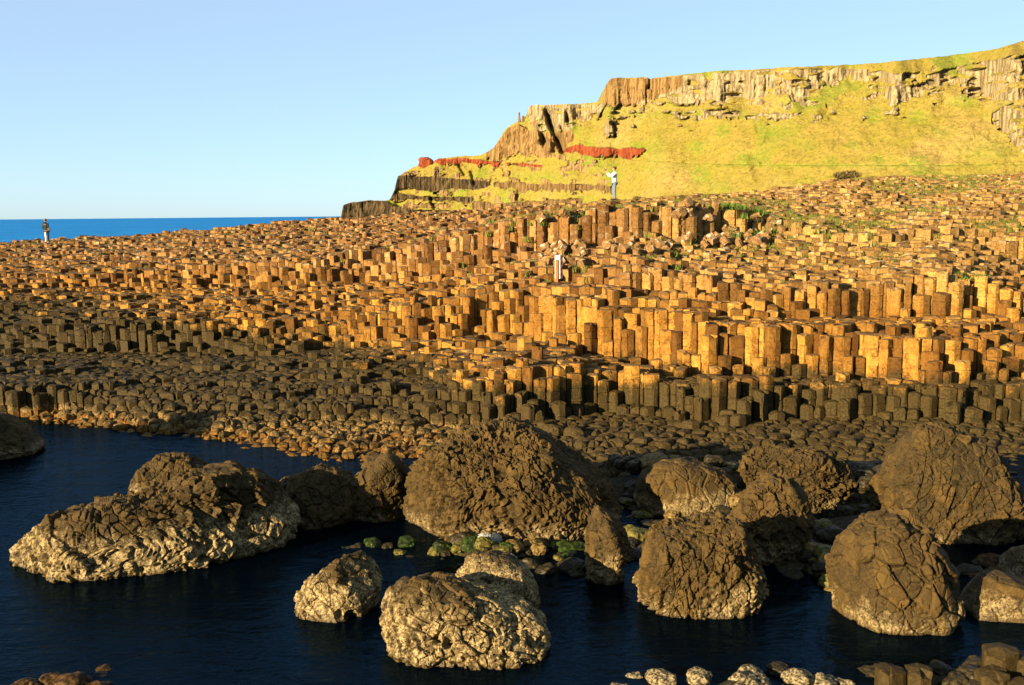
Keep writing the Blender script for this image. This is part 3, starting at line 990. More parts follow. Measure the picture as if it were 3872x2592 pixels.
boulder('narrow upright boulder leaning on the foot of the huge domed boulder',
        [(1334, 1235), (1338, 1188), (1368, 1162), (1410, 1172), (1440, 1210), (1446, 1255), (1432, 1300)], 1338, 0.55, M_BOULD, 5, 0, 6, 0.26, 0.08, 0.04, 1.0)
boulder('small pale boulder with a row of round pits, standing alone in the cove',
        [(670, 1368), (690, 1340), (740, 1300), (790, 1276), (830, 1270), (858, 1292), (868, 1340), (862, 1382)], 1420, 0.6, M_BOULD_PALE, 6, 0.25, 7, 0.26, 0.055, 0.17, 0.9)
boulder('pale crested boulder half hidden behind the cream coloured honeycombed one',
        [(1026, 1340), (1045, 1302), (1075, 1281), (1120, 1268), (1165, 1275), (1208, 1302), (1230, 1345), (1238, 1385)], 1425, 0.6, M_BOULD_PALE, 5, 0, 8, 0.27, 0.065, 0.12, 1.0)
boulder('cream coloured honeycombed boulder crusted with barnacles, sunk in the water',
        [(873, 1420), (884, 1362), (915, 1340), (1000, 1340), (1080, 1350), (1150, 1364), (1210, 1394), (1246, 1428), (1256, 1470)], 1525, 0.95, M_BOULD_PALE, 6, -0.08, 9, 0.28, 0.085, 0.20, 1.0)
boulder('brown fissured boulder lying behind the dark cobbles, beside the shaded pavement',
        [(1455, 1135), (1468, 1088), (1510, 1063), (1560, 1052), (1610, 1060), (1660, 1076), (1690, 1102), (1702, 1138)], 1182, 0.85, M_BOULD_BROWN, 5, 0, 10, 0.5, 0.07, 0.0, 1.2)
boulder('wide jagged ridge of rock behind the wedge shaped boulder',
        [(1686, 1125), (1695, 1062), (1730, 1036), (1760, 1021), (1800, 1034), (1860, 1040), (1900, 1060), (1938, 1086), (1950, 1125)], 1170, 0.8, M_BOULD_DRY, 6, 0, 11, 0.2, 0.12, 0.0, 1.2)
boulder('wedge shaped boulder in front of the jagged ridge, black on its shaded side',
        [(1655, 1215), (1690, 1152), (1720, 1112), (1760, 1090), (1800, 1094), (1838, 1130), (1856, 1190), (1848, 1245)], 1288, 0.8, M_BOULD_BROWN, 5, 0.2, 12, 0.3, 0.09, 0.0, 1.0)
boulder('squat drum shaped boulder of splintered upright rock with flat top',
        [(1458, 1300), (1461, 1242), (1478, 1216), (1560, 1196), (1640, 1186), (1690, 1194), (1716, 1240), (1736, 1290), (1746, 1340)], 1412, 0.95, M_BOULD_BROWN, 6, 0, 13, 0.25, 0.11, 0.07, 1.1, 0.0, -0.75, 0.62, (1.5, 1.0, 0.6), 0.12, 1)
boulder('great dark boulder with ribbed flank and green algae on its edge',
        [(1994, 1190), (1998, 1130), (2030, 1082), (2070, 1032), (2110, 986), (2150, 975), (2210, 990), (2260, 1020), (2300, 1070), (2330, 1122), (2342, 1180), (2335, 1225)], 1248, 1.3, M_BOULD_DRY, 6, 0, 14, 0.30, 0.12, 0.0, 1.0, 0.0, -0.75, 0.75, (1.3, 1.0, 0.65), 0.45)
boulder('smooth shouldered cone of rock with a barnacled golden foot in the pool',
        [(1898, 1360), (1904, 1302), (1925, 1260), (1960, 1212), (2000, 1186), (2050, 1174), (2100, 1186), (2140, 1230), (2172, 1290), (2200, 1340), (2214, 1390)], 1445, 1.0, M_BOULD_BROWN, 6, 0, 15, 0.42, 0.085, 0.04, 0.9, aniso=(1.3, 1, 0.8), an=-0.6, cuts=3)
boulder('low smooth slab of rock beside the barnacled cone',
        [(2188, 1410), (2225, 1352), (2260, 1316), (2300, 1312), (2340, 1325), (2390, 1350), (2425, 1400)], 1428, 0.7, M_BOULD_BROWN, 5, 0, 16, 0.5, 0.03, 0.0, 0.4)
boulder('rounded olive boulder behind the low smooth slab',
        [(2292, 1320), (2303, 1282), (2340, 1259), (2400, 1250), (2450, 1290), (2465, 1328)], 1348, 0.7, M_BOULD, 5, 0, 17, 0.4, 0.05, 0.0, 0.5)
boulder('black rock mass in deep shade at the left shore of the cove',
        [(-170, 1040), (-140, 975), (-80, 955), (-25, 952), (15, 962), (62, 990), (95, 1025)], 1055, 1.2, M_BOULD_DRY, 5, 0, 18, 0.36, 0.10)
boulder('tall boulder added out of view to shade the black rock mass',
        [(-890, 1195), (-880, 1000), (-830, 860), (-750, 805), (-675, 850), (-630, 980), (-615, 1195)], 1200, 1.5, M_BOULD_DRY, 5, 0, 19, 0.5, 0.12)  # unseen at the left, added to throw its shadow over the black rock


# ------------------------------------------------------------------ hit tests
def hit(xp, yp):
    """where the ray through a traced pixel meets the causeway"""
    r = ray(xp, yp)
    D = np.arange(26.0, 90.0, 0.15)
    z = CAM.z + r[2] * D
    g = relief(r[0] * D, D)
    k = np.argmax(g > z)
    return np.array([r[0] * D[k], D[k], z[k]])


def free_of_boulders(x, y, m=0.0):
    for cx, cy, a, b, sh in FOOT:
        if ((x - cx) / (a + m)) ** 2 + ((y - cy - sh * (x - cx)) / (b + m)) ** 2 < 1.0:
            return False
    return True


# ------------------------------------------------------------------ far rocks on the headland
def lump(level, size, seed, amp=0.18, chunk=0.5):
    v, f = ICO[level]
    off = seed * 5.3
    d = amp * fbm(v * 1.6 + off, 81, 3)
    f1, f2, c, o1 = worley(v / chunk + off, seed)
    h = hsh(c[:, 0], c[:, 1], c[:, 2], 5)
    d = d + amp * 0.7 * (h - 0.5)
    P = v * (1 + d)[:, None]
    P = np.sign(P) * np.abs(P) ** 0.8
    return P * np.array(size), f.tolist(), h


q0 = on_land(972, 379)
P, F, H = lump(4, (6.0, 5.0, 4.6), 3)
n = len(P)
o = obj('rock_stack', P, F, M_LAND, attrs={'rock': np.ones(n), 'red': np.ones(n), 'dark': np.zeros(n), 'warm': np.zeros(n), 'green': np.zeros(n), 'scree': np.zeros(n)})
o.location = (q0[0], q0[1] + 3, q0[2] + 1.2)
tag(o, 'small red rock stack standing apart at the end of the headland', 'rock stack')


def pillar(name, xp, yb, h, w, label, seed):
    q = on_land(xp, yb)
    rs = np.random.default_rng(seed)
    V, F = [], []
    n, m = 6, 7
    for r in range(m):
        t = r / (m - 1)
        for k in range(n):
            a = k * 2 * math.pi / n
            rr = w * (1 - 0.45 * t) * rs.uniform(0.85, 1.1)
            V.append((rr * math.cos(a), rr * math.sin(a), t * h - 1.0 + rs.uniform(-0.1, 0.1)))
    for r in range(m - 1):
        for k in range(n):
            F.append((r * n + k, r * n + (k + 1) % n, (r + 1) * n + (k + 1) % n, (r + 1) * n + k))
    F.append(tuple((m - 1) * n + k for k in range(n)))
    nn = len(V)
    o = obj(name, V, F, M_LAND, attrs={'rock': np.ones(nn), 'red': np.zeros(nn), 'dark': np.zeros(nn), 'warm': np.ones(nn), 'green': np.zeros(nn), 'scree': np.zeros(nn)})
    o.location = tuple(q)
    tag(o, label, 'rock pillar')


pillar('rock_pillar', 1187, 279, 7.6, 1.1, 'tallest free standing chimney of rock on the headland shoulder', 1)
pillar('rock_pillar', 1194, 277, 4.8, 1.1, 'middle sized rock chimney beside the tallest one', 2)
pillar('rock_pillar', 1200, 275, 3.6, 1.0, 'stubby rock chimney next to the cliff corner', 3)

# scrub on the slope behind the causeway
M_SCRUB = plain('scrub_leaves', (0.15, 0.105, 0.03), 0.9, 0.5, 1.5)
q0 = on_land(1942, 402)
rs = np.random.default_rng(5)
V, F = [], []
for k in range(5200):
    d = rs.normal(size=3); d /= np.linalg.norm(d)
    r = rs.uniform(0.55, 1.0) ** 0.5
    c = d * r * np.array([7.5, 3.5, 2.4]) * (1 + 0.2 * math.sin(3 * d[0] + 5 * d[2]))
    c[2] = abs(c[2]) - 0.4
    a, b = rs.normal(size=3) * 0.34, rs.normal(size=3) * 0.34
    i0 = len(V)
    V += [c, c + a, c + a + b, c + b]
    F.append((i0, i0 + 1, i0 + 2, i0 + 3))
shrub = empty('scrub_thicket', tuple(q0))
tag(shrub, 'brown scrub thicket at the foot of the grassy slope', 'shrub')
obj('foliage', np.array(V), F, M_SCRUB, shrub)
for k in range(5):
    x = -5 + 2.4 * k
    SVv = [(x + rr * math.cos(a * 1.257), rr * math.sin(a * 1.257), zz) for zz, rr in ((-1.0, 0.18), (1.5, 0.1)) for a in range(5)]
    obj('stem', SVv, [(a, (a + 1) % 5, 5 + (a + 1) % 5, 5 + a) for a in range(5)], M_SCRUB, shrub)

# ------------------------------------------------------------------ rubble of fallen column pieces
M_RUB = NT('fallen_block_stone')
_t = M_RUB
_n2 = _t.noise(4.0, 4, 0.6); _n3 = _t.noise(20.0, 4, 0.65)
_nz = _t.sep(_t.geo.outputs['Normal'])[2]
_c = _t.mix(_t.ramp(_n3, 0.35, 0.7), (0.14, 0.07, 0.022), (0.32, 0.185, 0.065))
_l = _t.math('MULTIPLY', _t.ramp(_n2, 0.54, 0.62), _t.ramp(_nz, -0.1, 0.7, 0.25, 1.0))
_c = _t.mix(_l, _c, (0.50, 0.42, 0.30))
M_RUB = _t.bsdf(_c, 0.9, _t.bump(_n3, 0.7, 0.03), 0.2)
block_meshes = []
for k in range(8):
    rs = np.random.default_rng(100 + k)
    nn = int(rs.integers(5, 7))
    a = np.sort(np.linspace(0, 2 * math.pi, nn, endpoint=False) + rs.uniform(-0.25, 0.25, nn))
    poly = np.stack([0.25 * np.cos(a), 0.25 * np.sin(a)], 1) * rs.uniform(0.85, 1.1, (nn, 1))
    dep = rs.uniform(0.28, 0.6)
    V, F = column_mesh(poly.tolist(), dep, 30, rs.uniform(-0.02, 0.03), 0.03, True, rs)
    nv = len(V)
    last = nv - nn * 2
    F.append(tuple(reversed(range(last, nv))))
    V[:, 2] += dep / 2
    me = bpy.data.meshes.new('fallen_block')
    me.from_pydata(V.tolist(), [], F); me.materials.append(M_RUB)
    block_meshes.append(me)
rs = np.random.default_rng(9)
RUBBLE = [(1540, 1790, 512, 568, 105, 'scree below the green tuft'), (1225, 1345, 552, 612, 34, 'foot of the tall column wall'), (1390, 1530, 560, 590, 26, 'foot of the tall column wall')]
for x0, x1, y0, y1, cnt, where in RUBBLE:
    for k in range(cnt):
        xp, yp = rs.uniform(x0, x1), rs.uniform(y0, y1)
        h0 = hit(xp, yp)
        zt = top_at(h0[0], h0[1])
        o = bpy.data.objects.new('fallen_block', block_meshes[int(rs.integers(8))])
        COL.objects.link(o)
        sc_ = rs.uniform(0.45, 0.95)
        o.scale = (sc_,) * 3
        o.location = (h0[0], h0[1], zt + 0.13 * sc_)
        o.rotation_euler = (rs.uniform(-1.4, 1.4), rs.uniform(-1.4, 1.4), rs.uniform(0, 6.28))
        if where.startswith('scree'):
            tag(o, 'fallen basalt block in the loose scree below the bright green grass clump', 'rock', 'fallen blocks in the scree')
        else:
            tag(o, 'lichen spotted basalt block fallen at the foot of the upper column wall', 'rock', 'fallen blocks under the upper wall')

# ------------------------------------------------------------------ grass on the upper causeway
M_GRASS = NT('causeway_grass')
_t = M_GRASS
_c = _t.mix(_t.attr('tone'), (0.075, 0.15, 0.012), (0.23, 0.20, 0.035))
M_GRASS = _t.bsdf(_c, 0.8, None, 0.2)
rs = np.random.default_rng(21)
cells = np.argwhere(keep & (T0 > 3.6) & (np.abs(LX / LY) < 0.56))
gn = vnoise(np.stack([LX.ravel() * 0.5, LY.ravel() * 0.5, np.zeros(LX.size)], 1), 91).reshape(LX.shape)
gn2 = vnoise(np.stack([LX.ravel() * 0.12, LY.ravel() * 0.12, np.zeros(LX.size)], 1), 92).reshape(LX.shape)
CL = [hit(1700, 505), hit(1725, 492), hit(1690, 520)]
FT = [hit(1285, 562), hit(1300, 575), hit(1255, 600), hit(2220, 650)]
V, F, Tn_ = [], [], []
for (i, j) in cells.tolist():
    x, y, z = LX[i, j], LY[i, j], TOPZ[i, j]
    right = np.clip((x + 6) / 16, 0, 1) * np.clip((T0[i, j] - 4.0) / 2, 0, 1)
    p = 2.0 * right * (gn[i, j] > -0.05 + 0.15 * rs.random()) * (0.5 + gn2[i, j]) + 0.03 * (T0[i, j] > 4)
    dcl = min(np.hypot((x - q[0]) / 1.3, (y - q[1]) / 1.0) for q in CL)
    dft = min(np.hypot(x - q[0], y - q[1]) for q in FT)
    big_ = dcl < 1.0 or dft < 0.4
    if not (big_ or rs.random() < p):
        continue
    # tufts sit in the joints: at a corner of the cell, or over all of it in the clumps
    nb = 46 if big_ else 24
    a0 = rs.uniform(0, 6.28)
    hgt = 0.24 if dcl < 1.0 else (0.11 if big_ else 0.15)
    low = nbmin[i, j] if not big_ else z
    for k in range(nb):
        rr = rs.uniform(0, 0.30) if big_ else rs.uniform(0.16, 0.30)
        aa = rs.uniform(0, 6.28) if big_ else a0 + rs.normal(0, 0.6)
        bx, by = x + rr * math.cos(aa), y + rr * math.sin(aa)
        bz = (low if not big_ else z) - 0.03
        if not big_: bz = max(bz, z - 0.22)
        th = rs.uniform(0, 6.28); hh = hgt * rs.uniform(0.6, 1.4) + (z - bz if not big_ else 0) * 0.5
        dx, dy = math.cos(th) * 0.018, math.sin(th) * 0.018
        lx, ly = rs.normal(0, 0.07, 2)
        i0 = len(V)
        V += [(bx - dx, by - dy, bz), (bx + dx, by + dy, bz), (bx + lx, by + ly, bz + hh)]
        F.append((i0, i0 + 1, i0 + 2))
        tn = rs.uniform(0, 0.35) if big_ else rs.uniform(0.1, 0.9)
        Tn_ += [tn] * 3
grass = obj('grass', np.array(V), F, M_GRASS, attrs={'tone': Tn_})
tag(grass, 'short green and straw coloured grass growing in the joints of the upper columns', 'grass', kind='stuff')
print('grass blades', len(F))


# ------------------------------------------------------------------ cobbles and shore stones
def mat_stone(name, a, b, s=14.0, rough=0.55):
    t = NT(name)
    n3 = t.noise(s, 4, 0.65)
    c = t.mix(t.ramp(n3, 0.38, 0.64), a, b)
    return t.bsdf(c, rough, t.bump(n3, 0.5, 0.02), 0.08)


MS = {'dark': mat_stone('cobble_dark', (0.016, 0.013, 0.007), (0.05, 0.038, 0.016), 14, 0.4),
      'green': mat_stone('cobble_green', (0.010, 0.012, 0.004), (0.036, 0.062, 0.010), 10, 0.4),
      'white': mat_stone('cobble_white', (0.28, 0.27, 0.22), (0.55, 0.53, 0.46), 8, 0.5),
      'tan': mat_stone('cobble_tan', (0.09, 0.055, 0.016), (0.24, 0.16, 0.05), 12, 0.5),
      'olive': mat_stone('cobble_olive', (0.05, 0.045, 0.01), (0.17, 0.14, 0.03), 12, 0.45),
      'barn': mat_stone('stone_barnacled', (0.03, 0.022, 0.010), (0.34, 0.27, 0.15), 24, 0.7),
      'rust': mat_stone('stone_rust', (0.02, 0.011, 0.004), (0.10, 0.052, 0.014), 12, 0.5)}
cob_mesh = {}
for kind in MS:
    lst = []
    for k in range(4):
        P, F, H = lump(3, (1, rng.uniform(0.75, 1.0), rng.uniform(0.6, 0.8)), 30 + k + len(kind), 0.20, 0.62)
        me = bpy.data.meshes.new('cobble')
        me.from_pydata(P.tolist(), [], F); me.materials.append(MS[kind])
        lst.append(me)
    cob_mesh[kind] = lst
rs = np.random.default_rng(33)
LOOK = {'dark': 'dark wet cobble', 'green': 'green weedy cobble', 'white': 'pale whitish cobble', 'tan': 'yellow brown cobble', 'olive': 'olive stained cobble',
        'barn': 'barnacle crusted rounded stone', 'rust': 'rust brown rounded stone'}
AREAS = [(740, 1335, 1200, 1345, 'in the shallows at the foot of the huge domed boulder'), (740, 1000, 1345, 1470, 'beside the small pitted boulder in the cove'),
         (1400, 1745, 1112, 1225, 'between the brown fissured boulder and the drum shaped one'), (1400, 1950, 1040, 1112, 'at the edge of the shaded pavement behind the boulders'),
         (1750, 2010, 1222, 1450, 'beside the barnacled cone at the pool'), (1900, 2100, 1100, 1222, 'in the hollow left of the great ribbed boulder'),
         (2150, 2400, 1250, 1345, 'in the gap behind the low smooth slab'), (-100, 400, 1440, 1700, 'lying shallow in the cove off the long low boulder'),
         (1300, 1955, 1480, 1700, 'on the near shore along the pool'), (1955, 2400, 1480, 1700, 'around the broken column stubs on the near shore')]


def where_of(xp, yp):
    for x0, x1, y0, y1, w in AREAS:
        if x0 <= xp <= x1 and y0 <= yp <= y1:
            return w
    return 'among the boulders of the cove'


def stone(kind, xp, yp, r, up=0.25, force=False):
    q = at_z(xp, yp, 0.05)
    x, y = q[0], q[1]
    if not force and not free_of_boulders(x, y, -0.15):
        return
    z = float(ground_z([x], [y])[0])
    o = bpy.data.objects.new('cobble' if kind not in ('barn', 'rust') else 'shore_stone', cob_mesh[kind][int(rs.integers(4))])
    COL.objects.link(o)
    o.scale = (r, r * rs.uniform(0.85, 1.1), r * rs.uniform(0.8, 1.05))
    o.location = (x, y, z + r * up)
    o.rotation_euler = (rs.uniform(-0.3, 0.3), rs.uniform(-0.3, 0.3), rs.uniform(0, 6.28))
    lab = LOOK[kind] + ' ' + where_of(xp, yp)
    tag(o, lab, 'stone', lab.replace('cobble', 'cobbles').replace('rounded stone', 'rounded stones'))


def scatter(cnt, x0, x1, y0, y1, r0, r1, kinds, up=0.25):
    ks, ws = zip(*kinds)
    for _ in range(cnt):
        stone(ks[rs.choice(len(ks), p=np.array(ws) / sum(ws))], rs.uniform(x0, x1), rs.uniform(y0, y1), rs.uniform(r0, r1), up)


for kind, xp, yp, r in [('white', 1108, 1256, .17), ('white', 1132, 1248, .15), ('white', 1060, 1247, .12), ('green', 1305, 1248, .34), ('green', 1090, 1246, .16), ('green', 1012, 1255, .22),
                        ('green', 930, 1240, .2), ('tan', 1215, 1250, .16), ('tan', 1232, 1260, .16), ('white', 1178, 1262, .12), ('olive', 1150, 1270, .22), ('dark', 1200, 1285, .3),
                        ('green', 800, 1245, .2), ('green', 862, 1408, .2), ('tan', 1680, 1150, .3), ('tan', 1655, 1160, .24), ('white', 1580, 1168, .3), ('dark', 1520, 1190, .3), ('dark', 1478, 1190, .3),
                        ('white', 1195, 1330, .2), ('tan', 1905, 1310, .26), ('olive', 1890, 1290, .24), ('tan', 1925, 1290, .2), ('olive', 1900, 1345, .26), ('white', 1950, 1262, .16), ('white', 1925, 1225, .14),
                        ('olive', 1870, 1385, .24), ('olive', 1810, 1420, .22)]:
    stone(kind, xp, yp, r)
scatter(60, 955, 1335, 1225, 1310, 0.08, 0.24, [('dark', 6), ('olive', 2), ('green', 2), ('white', 0.7), ('tan', 1)])
scatter(34, 740, 1000, 1200, 1320, 0.09, 0.24, [('dark', 6), ('olive', 2), ('green', 1.5)])
scatter(46, 1440, 1720, 1120, 1220, 0.10, 0.30, [('dark', 6), ('tan', 2), ('olive', 1), ('white', 0.5)])
scatter(40, 1840, 2000, 1220, 1400, 0.08, 0.26, [('dark', 4), ('tan', 3), ('olive', 2), ('white', 0.4)])
scatter(40, 1930, 2090, 1090, 1230, 0.1, 0.3, [('dark', 6), ('white', 0.3)])
scatter(40, 1690, 1900, 1200, 1330, 0.1, 0.28, [('dark', 8), ('olive', 1), ('tan', 0.6)])
scatter(30, 1430, 1480, 1100, 1330, 0.1, 0.26, [('dark', 8), ('olive', 1)])
scatter(40, 1400, 1950, 1060, 1130, 0.12, 0.3, [('dark', 6), ('olive', 1)])
scatter(16, 2200, 2340, 1270, 1330, 0.1, 0.28, [('dark', 4), ('rust', 2)])
for k in range(34):
    xp = rs.uniform(1340, 1960)
    stone('barn' if rs.random() < 0.6 else 'dark', xp, rs.uniform(1532, 1600) - 8 * (xp > 1750), rs.uniform(0.12, 0.21), 0.4)
for k in range(44):
    stone('rust', rs.uniform(-20, 240), rs.uniform(1490, 1600), rs.uniform(0.12, 0.22), 0.05)
for k in range(14):
    stone('dark', rs.uniform(1950, 2340), rs.uniform(1515, 1600), rs.uniform(0.13, 0.22), 0.2)

# broken column stubs on the near shore
rs = np.random.default_rng(44)
for xp, yp, zt, r, lab in [(2035, 1526, 0.36, 0.22, 'square ended column stub beside its twin on the near shore'), (2102, 1528, 0.34, 0.22, 'chipped column stub with rusty front beside its twin'),
                           (2290, 1482, 0.55, 0.27, 'tallest hexagonal column stub at the near edge of the pool'), (2350, 1500, 0.45, 0.26, 'column stub leaning against the tallest near stub'),
                           (2272, 1535, 0.36, 0.25, 'low hexagonal stub in front of the tallest near stub'), (2345, 1562, 0.32, 0.25, 'flat topped stub at the very front of the near group')]:
    q = at_z(xp, yp, zt)
    nn = 6
    a = np.linspace(0, 2 * math.pi, nn, endpoint=False) + rs.uniform(-0.2, 0.2, nn) + 0.4
    poly = np.stack([r * np.cos(a), r * np.sin(a)], 1)
    V, F = column_mesh(poly.tolist(), zt + 0.75, 20, 0.015, 0.035, True, rs)
    o = obj('column_stub', V, F, M_COL, attrs={'tone': np.full(len(V), 0.8)})
    o.location = tuple(q)
    tag(o, lab, 'rock')

# ------------------------------------------------------------------ marker post with striped box
M_ORANGE = plain('rusty_orange_post', (0.42, 0.105, 0.022), 0.8, 0.45, 40)
M_WHITE = plain('white_painted_board', (0.74, 0.70, 0.66), 0.6, 0.06, 20)
M_REDP = plain('red_paint', (0.42, 0.05, 0.035), 0.6, 0.15, 20)


def box(x0, x1, y0, y1, z0, z1):
    V = [(x, y, z) for x in (x0, x1) for y in (y0, y1) for z in (z0, z1)]
    F = [(0, 1, 3, 2), (4, 6, 7, 5), (0, 4, 5, 1), (2, 3, 7, 6), (0, 2, 6, 4), (1, 5, 7, 3)]
    return V, F


def bevel_box(name, b, mat, parent, w=0.008):
    V, F = box(*b)
    o = obj(name, V, F, mat, parent)
    m = o.modifiers.new('bevel', 'BEVEL'); m.width = w; m.segments = 2
    return o


mp = empty('marker_post', (POST[0], POST[1], top_at(POST[0], POST[1]) - 0.01), math.radians(-32))
tag(mp, 'white marker box with red diagonal stripes on a short orange post', 'marker post')
bevel_box('post', (-0.055, 0.055, -0.17, -0.10, -0.05, 0.90), M_ORANGE, mp)
bevel_box('housing', (-0.115, 0.115, -0.098, 0.12, 0.16, 1.07), M_WHITE, mp)
for k in range(4):
    z0 = 0.22 + k * 0.215
    V = [(0.1175, -0.096, z0), (0.1175, 0.118, z0 + 0.13), (0.1175, 0.118, z0 + 0.215), (0.1175, -0.096, z0 + 0.085)]
    V += [(v[0] - 0.008, v[1], v[2]) for v in V]
    F = [(0, 1, 2, 3), (7, 6, 5, 4), (0, 4, 5, 1), (1, 5, 6, 2), (2, 6, 7, 3), (3, 7, 4, 0)]
    obj('stripe', V, F, M_REDP, mp)

# ------------------------------------------------------------------ people
M_SKIN = plain('skin', (0.50, 0.26, 0.17), 0.6, 0.08)
M_HAIRR = plain('reddish_brown_hair', (0.10, 0.030, 0.012), 0.8, 0.3)
M_HAIRD = plain('dark_blond_hair', (0.22, 0.11, 0.04), 0.8, 0.3)
M_JACKW = plain('white_jacket_cloth', (0.72, 0.70, 0.66), 0.85, 0.06, 25)
M_JEANS = plain('washed_jeans', (0.13, 0.19, 0.25), 0.9, 0.2, 25)
M_SHOE = plain('dark_shoe_leather', (0.025, 0.014, 0.012), 0.6, 0.2)
M_JACKG = plain('dark_green_grey_jacket', (0.016, 0.018, 0.012), 0.9, 0.2, 25)
M_TROU = plain('dark_trousers', (0.022, 0.020, 0.024), 0.9, 0.2)
M_CLOTHW = plain('white_cloth', (0.78, 0.78, 0.76), 0.9, 0.05)
M_SHOEW = plain('white_shoe', (0.62, 0.60, 0.58), 0.7, 0.1)
M_BAG = plain('black_bag', (0.02, 0.02, 0.02), 0.6, 0.2)
M_CAMB = plain('camera_body_black', (0.02, 0.02, 0.022), 0.4, 0.1)


def skin_mesh(name, verts, edges, radii, mat, parent, root=0, sub=2):
    me = bpy.data.meshes.new(name + '_cage')
    me.from_pydata(verts, edges, [])
    tmp = bpy.data.objects.new(name + '_cage', me)
    COL.objects.link(tmp)
    tmp.modifiers.new('skin', 'SKIN')
    if not me.skin_vertices:
        me.skin_vertices.new()
    for k, r in enumerate(radii):
        sv = me.skin_vertices[0].data[k]
        sv.radius = r if isinstance(r, tuple) else (r, r)
        sv.use_root = (k == root)
    m = tmp.modifiers.new('sub', 'SUBSURF'); m.levels = sub; m.render_levels = sub
    dg = bpy.context.evaluated_depsgraph_get()
    out = bpy.data.meshes.new_from_object(tmp.evaluated_get(dg))
    bpy.data.objects.remove(tmp)
    out.name = name
    out.materials.clear(); out.materials.append(mat)
    out.polygons.foreach_set('use_smooth', np.ones(len(out.polygons), bool))
    o = bpy.data.objects.new(name, out)
    COL.objects.link(o)
    o.parent = parent
    return o


def ellipsoid(name, c, r, mat, parent, cut=None):
    v, f = ICO[3]
    P = v * np.array(r) * (1 + 0.05 * vnoise(v * 3, 5))[:, None] + np.array(c)
    return obj(name, P, f.tolist(), mat, parent, True)


def person(name, loc, rz, label, arms, jacket, trousers, shoe, hair, hair_r, stance=0.10, scale=1.0):
    """arms: for each side shoulder > elbow > wrist > palm; the person faces -Y before turning"""
    root = empty(name, loc, rz)
    root.scale = (scale,) * 3
    V = [(0, 0, 0.95), (0, 0.0, 1.18), (0, 0.015, 1.40), (0, 0.0, 1.50), (0, -0.02, 1.585), (0, -0.015, 1.67), (0, -0.005, 1.735), (0, -0.125, 1.64)]
    R = [(0.14, 0.11), (0.13, 0.10), (0.15, 0.10), 0.055, 0.075, 0.092, 0.060, 0.016]
    E = [(0, 1), (1, 2), (2, 3), (3, 4), (4, 5), (5, 6), (5, 7)]
    for s in (-1, 1):
        b = len(V)
        V += [(s * 0.10, 0, 0.88), (s * (stance + 0.01), -0.015, 0.50), (s * (stance + 0.02), 0.02, 0.09), (s * (stance + 0.035), -0.13, 0.04)]
        R += [0.085, 0.058, 0.04, 0.035]
        E += [(0, b), (b, b + 1), (b + 1, b + 2), (b + 2, b + 3)]
    for s, arm in zip((-1, 1), arms):
        b = len(V)
        V += [tuple(p) for p in arm]
        R += [0.055, 0.042, 0.030, 0.034]
        E += [(2, b), (b, b + 1), (b + 1, b + 2), (b + 2, b + 3)]
        w, p = Vector(arm[2]), Vector(arm[3])
        d = (p - w).normalized()
        side = Vector((-s, 0, 0)) - d * d.dot(Vector((-s, 0, 0)))
        if side.length < 0.2: side = Vector((0, -1, 0))
        side.normalize()
        curl = d.cross(side).normalized() * (0.02 if s > 0 else -0.02)
        for k, (o_, ln) in enumerate(((-0.028, 0.062), (-0.010, 0.078), (0.009, 0.074), (0.027, 0.060))):
            i = len(V)
            q = p + side * o_ + d * 0.028
            V += [tuple(q), tuple(q + d * ln * 0.5 + curl * 0.4), tuple(q + d * ln * 0.85 + curl * 1.3)]
            R += [0.010, 0.009, 0.007]
            E += [(b + 3, i), (i, i + 1), (i + 1, i + 2)]
        i = len(V)
        q = w + (p - w) * 0.4 + side * 0.038
        V += [tuple(q), tuple(q + d * 0.03 + side * 0.022)]
        R += [0.011, 0.009]
        E += [(b + 2, i), (i, i + 1)]
    body = skin_mesh('body', V, E, R, M_SKIN, root, 0, 1)
    # jacket over torso and arms
    JV = [(0, 0, 0.86), (0, 0.0, 1.05), (0, 0.0, 1.22), (0, 0.012, 1.40), (0, 0.005, 1.485)]
    JR = [(0.185, 0.135), (0.18, 0.132), (0.18, 0.13), (0.185, 0.125), (0.085, 0.085)]
    JE = [(0, 1), (1, 2), (2, 3), (3, 4)]
    for s, arm in zip((-1, 1), arms):
        b = len(JV)
        w = Vector(arm[2]) * 0.94 + Vector(arm[1]) * 0.06
        JV += [arm[0], arm[1], tuple(w)]
        JR += [0.078, 0.062, 0.046]
        JE += [(3, b), (b, b + 1), (b + 1, b + 2)]
    skin_mesh('jacket', JV, JE, JR, jacket, root, 0, 2)
    TV = [(0, 0.0, 0.97)]; TR = [(0.155, 0.12)]; TE = []
    for s in (-1, 1):
        b = len(TV)
        TV += [(s * 0.095, 0.0, 0.86), (s * (stance + 0.008), -0.015, 0.50), (s * (stance + 0.018), 0.012, 0.075)]
        TR += [0.10, 0.078, 0.068]
        TE += [(0, b), (b, b + 1), (b + 1, b + 2)]
    skin_mesh('trousers', TV, TE, TR, trousers, root, 0, 2)
    for s in (-1, 1):
        ellipsoid('shoe', (s * (stance + 0.028), -0.055, 0.045), (0.052, 0.145, 0.05), shoe, root)
    ellipsoid('hair', (0, 0.018, 1.70), hair_r, hair, root)
    tag(root, label, 'person')
    return root


def stand(q):
    return (float(q[0]), float(q[1]), float(max(TOPZ.ravel()[np.argsort(((LX - q[0]) ** 2 + (LY - q[1]) ** 2).ravel())[:2]])) + 0.005)


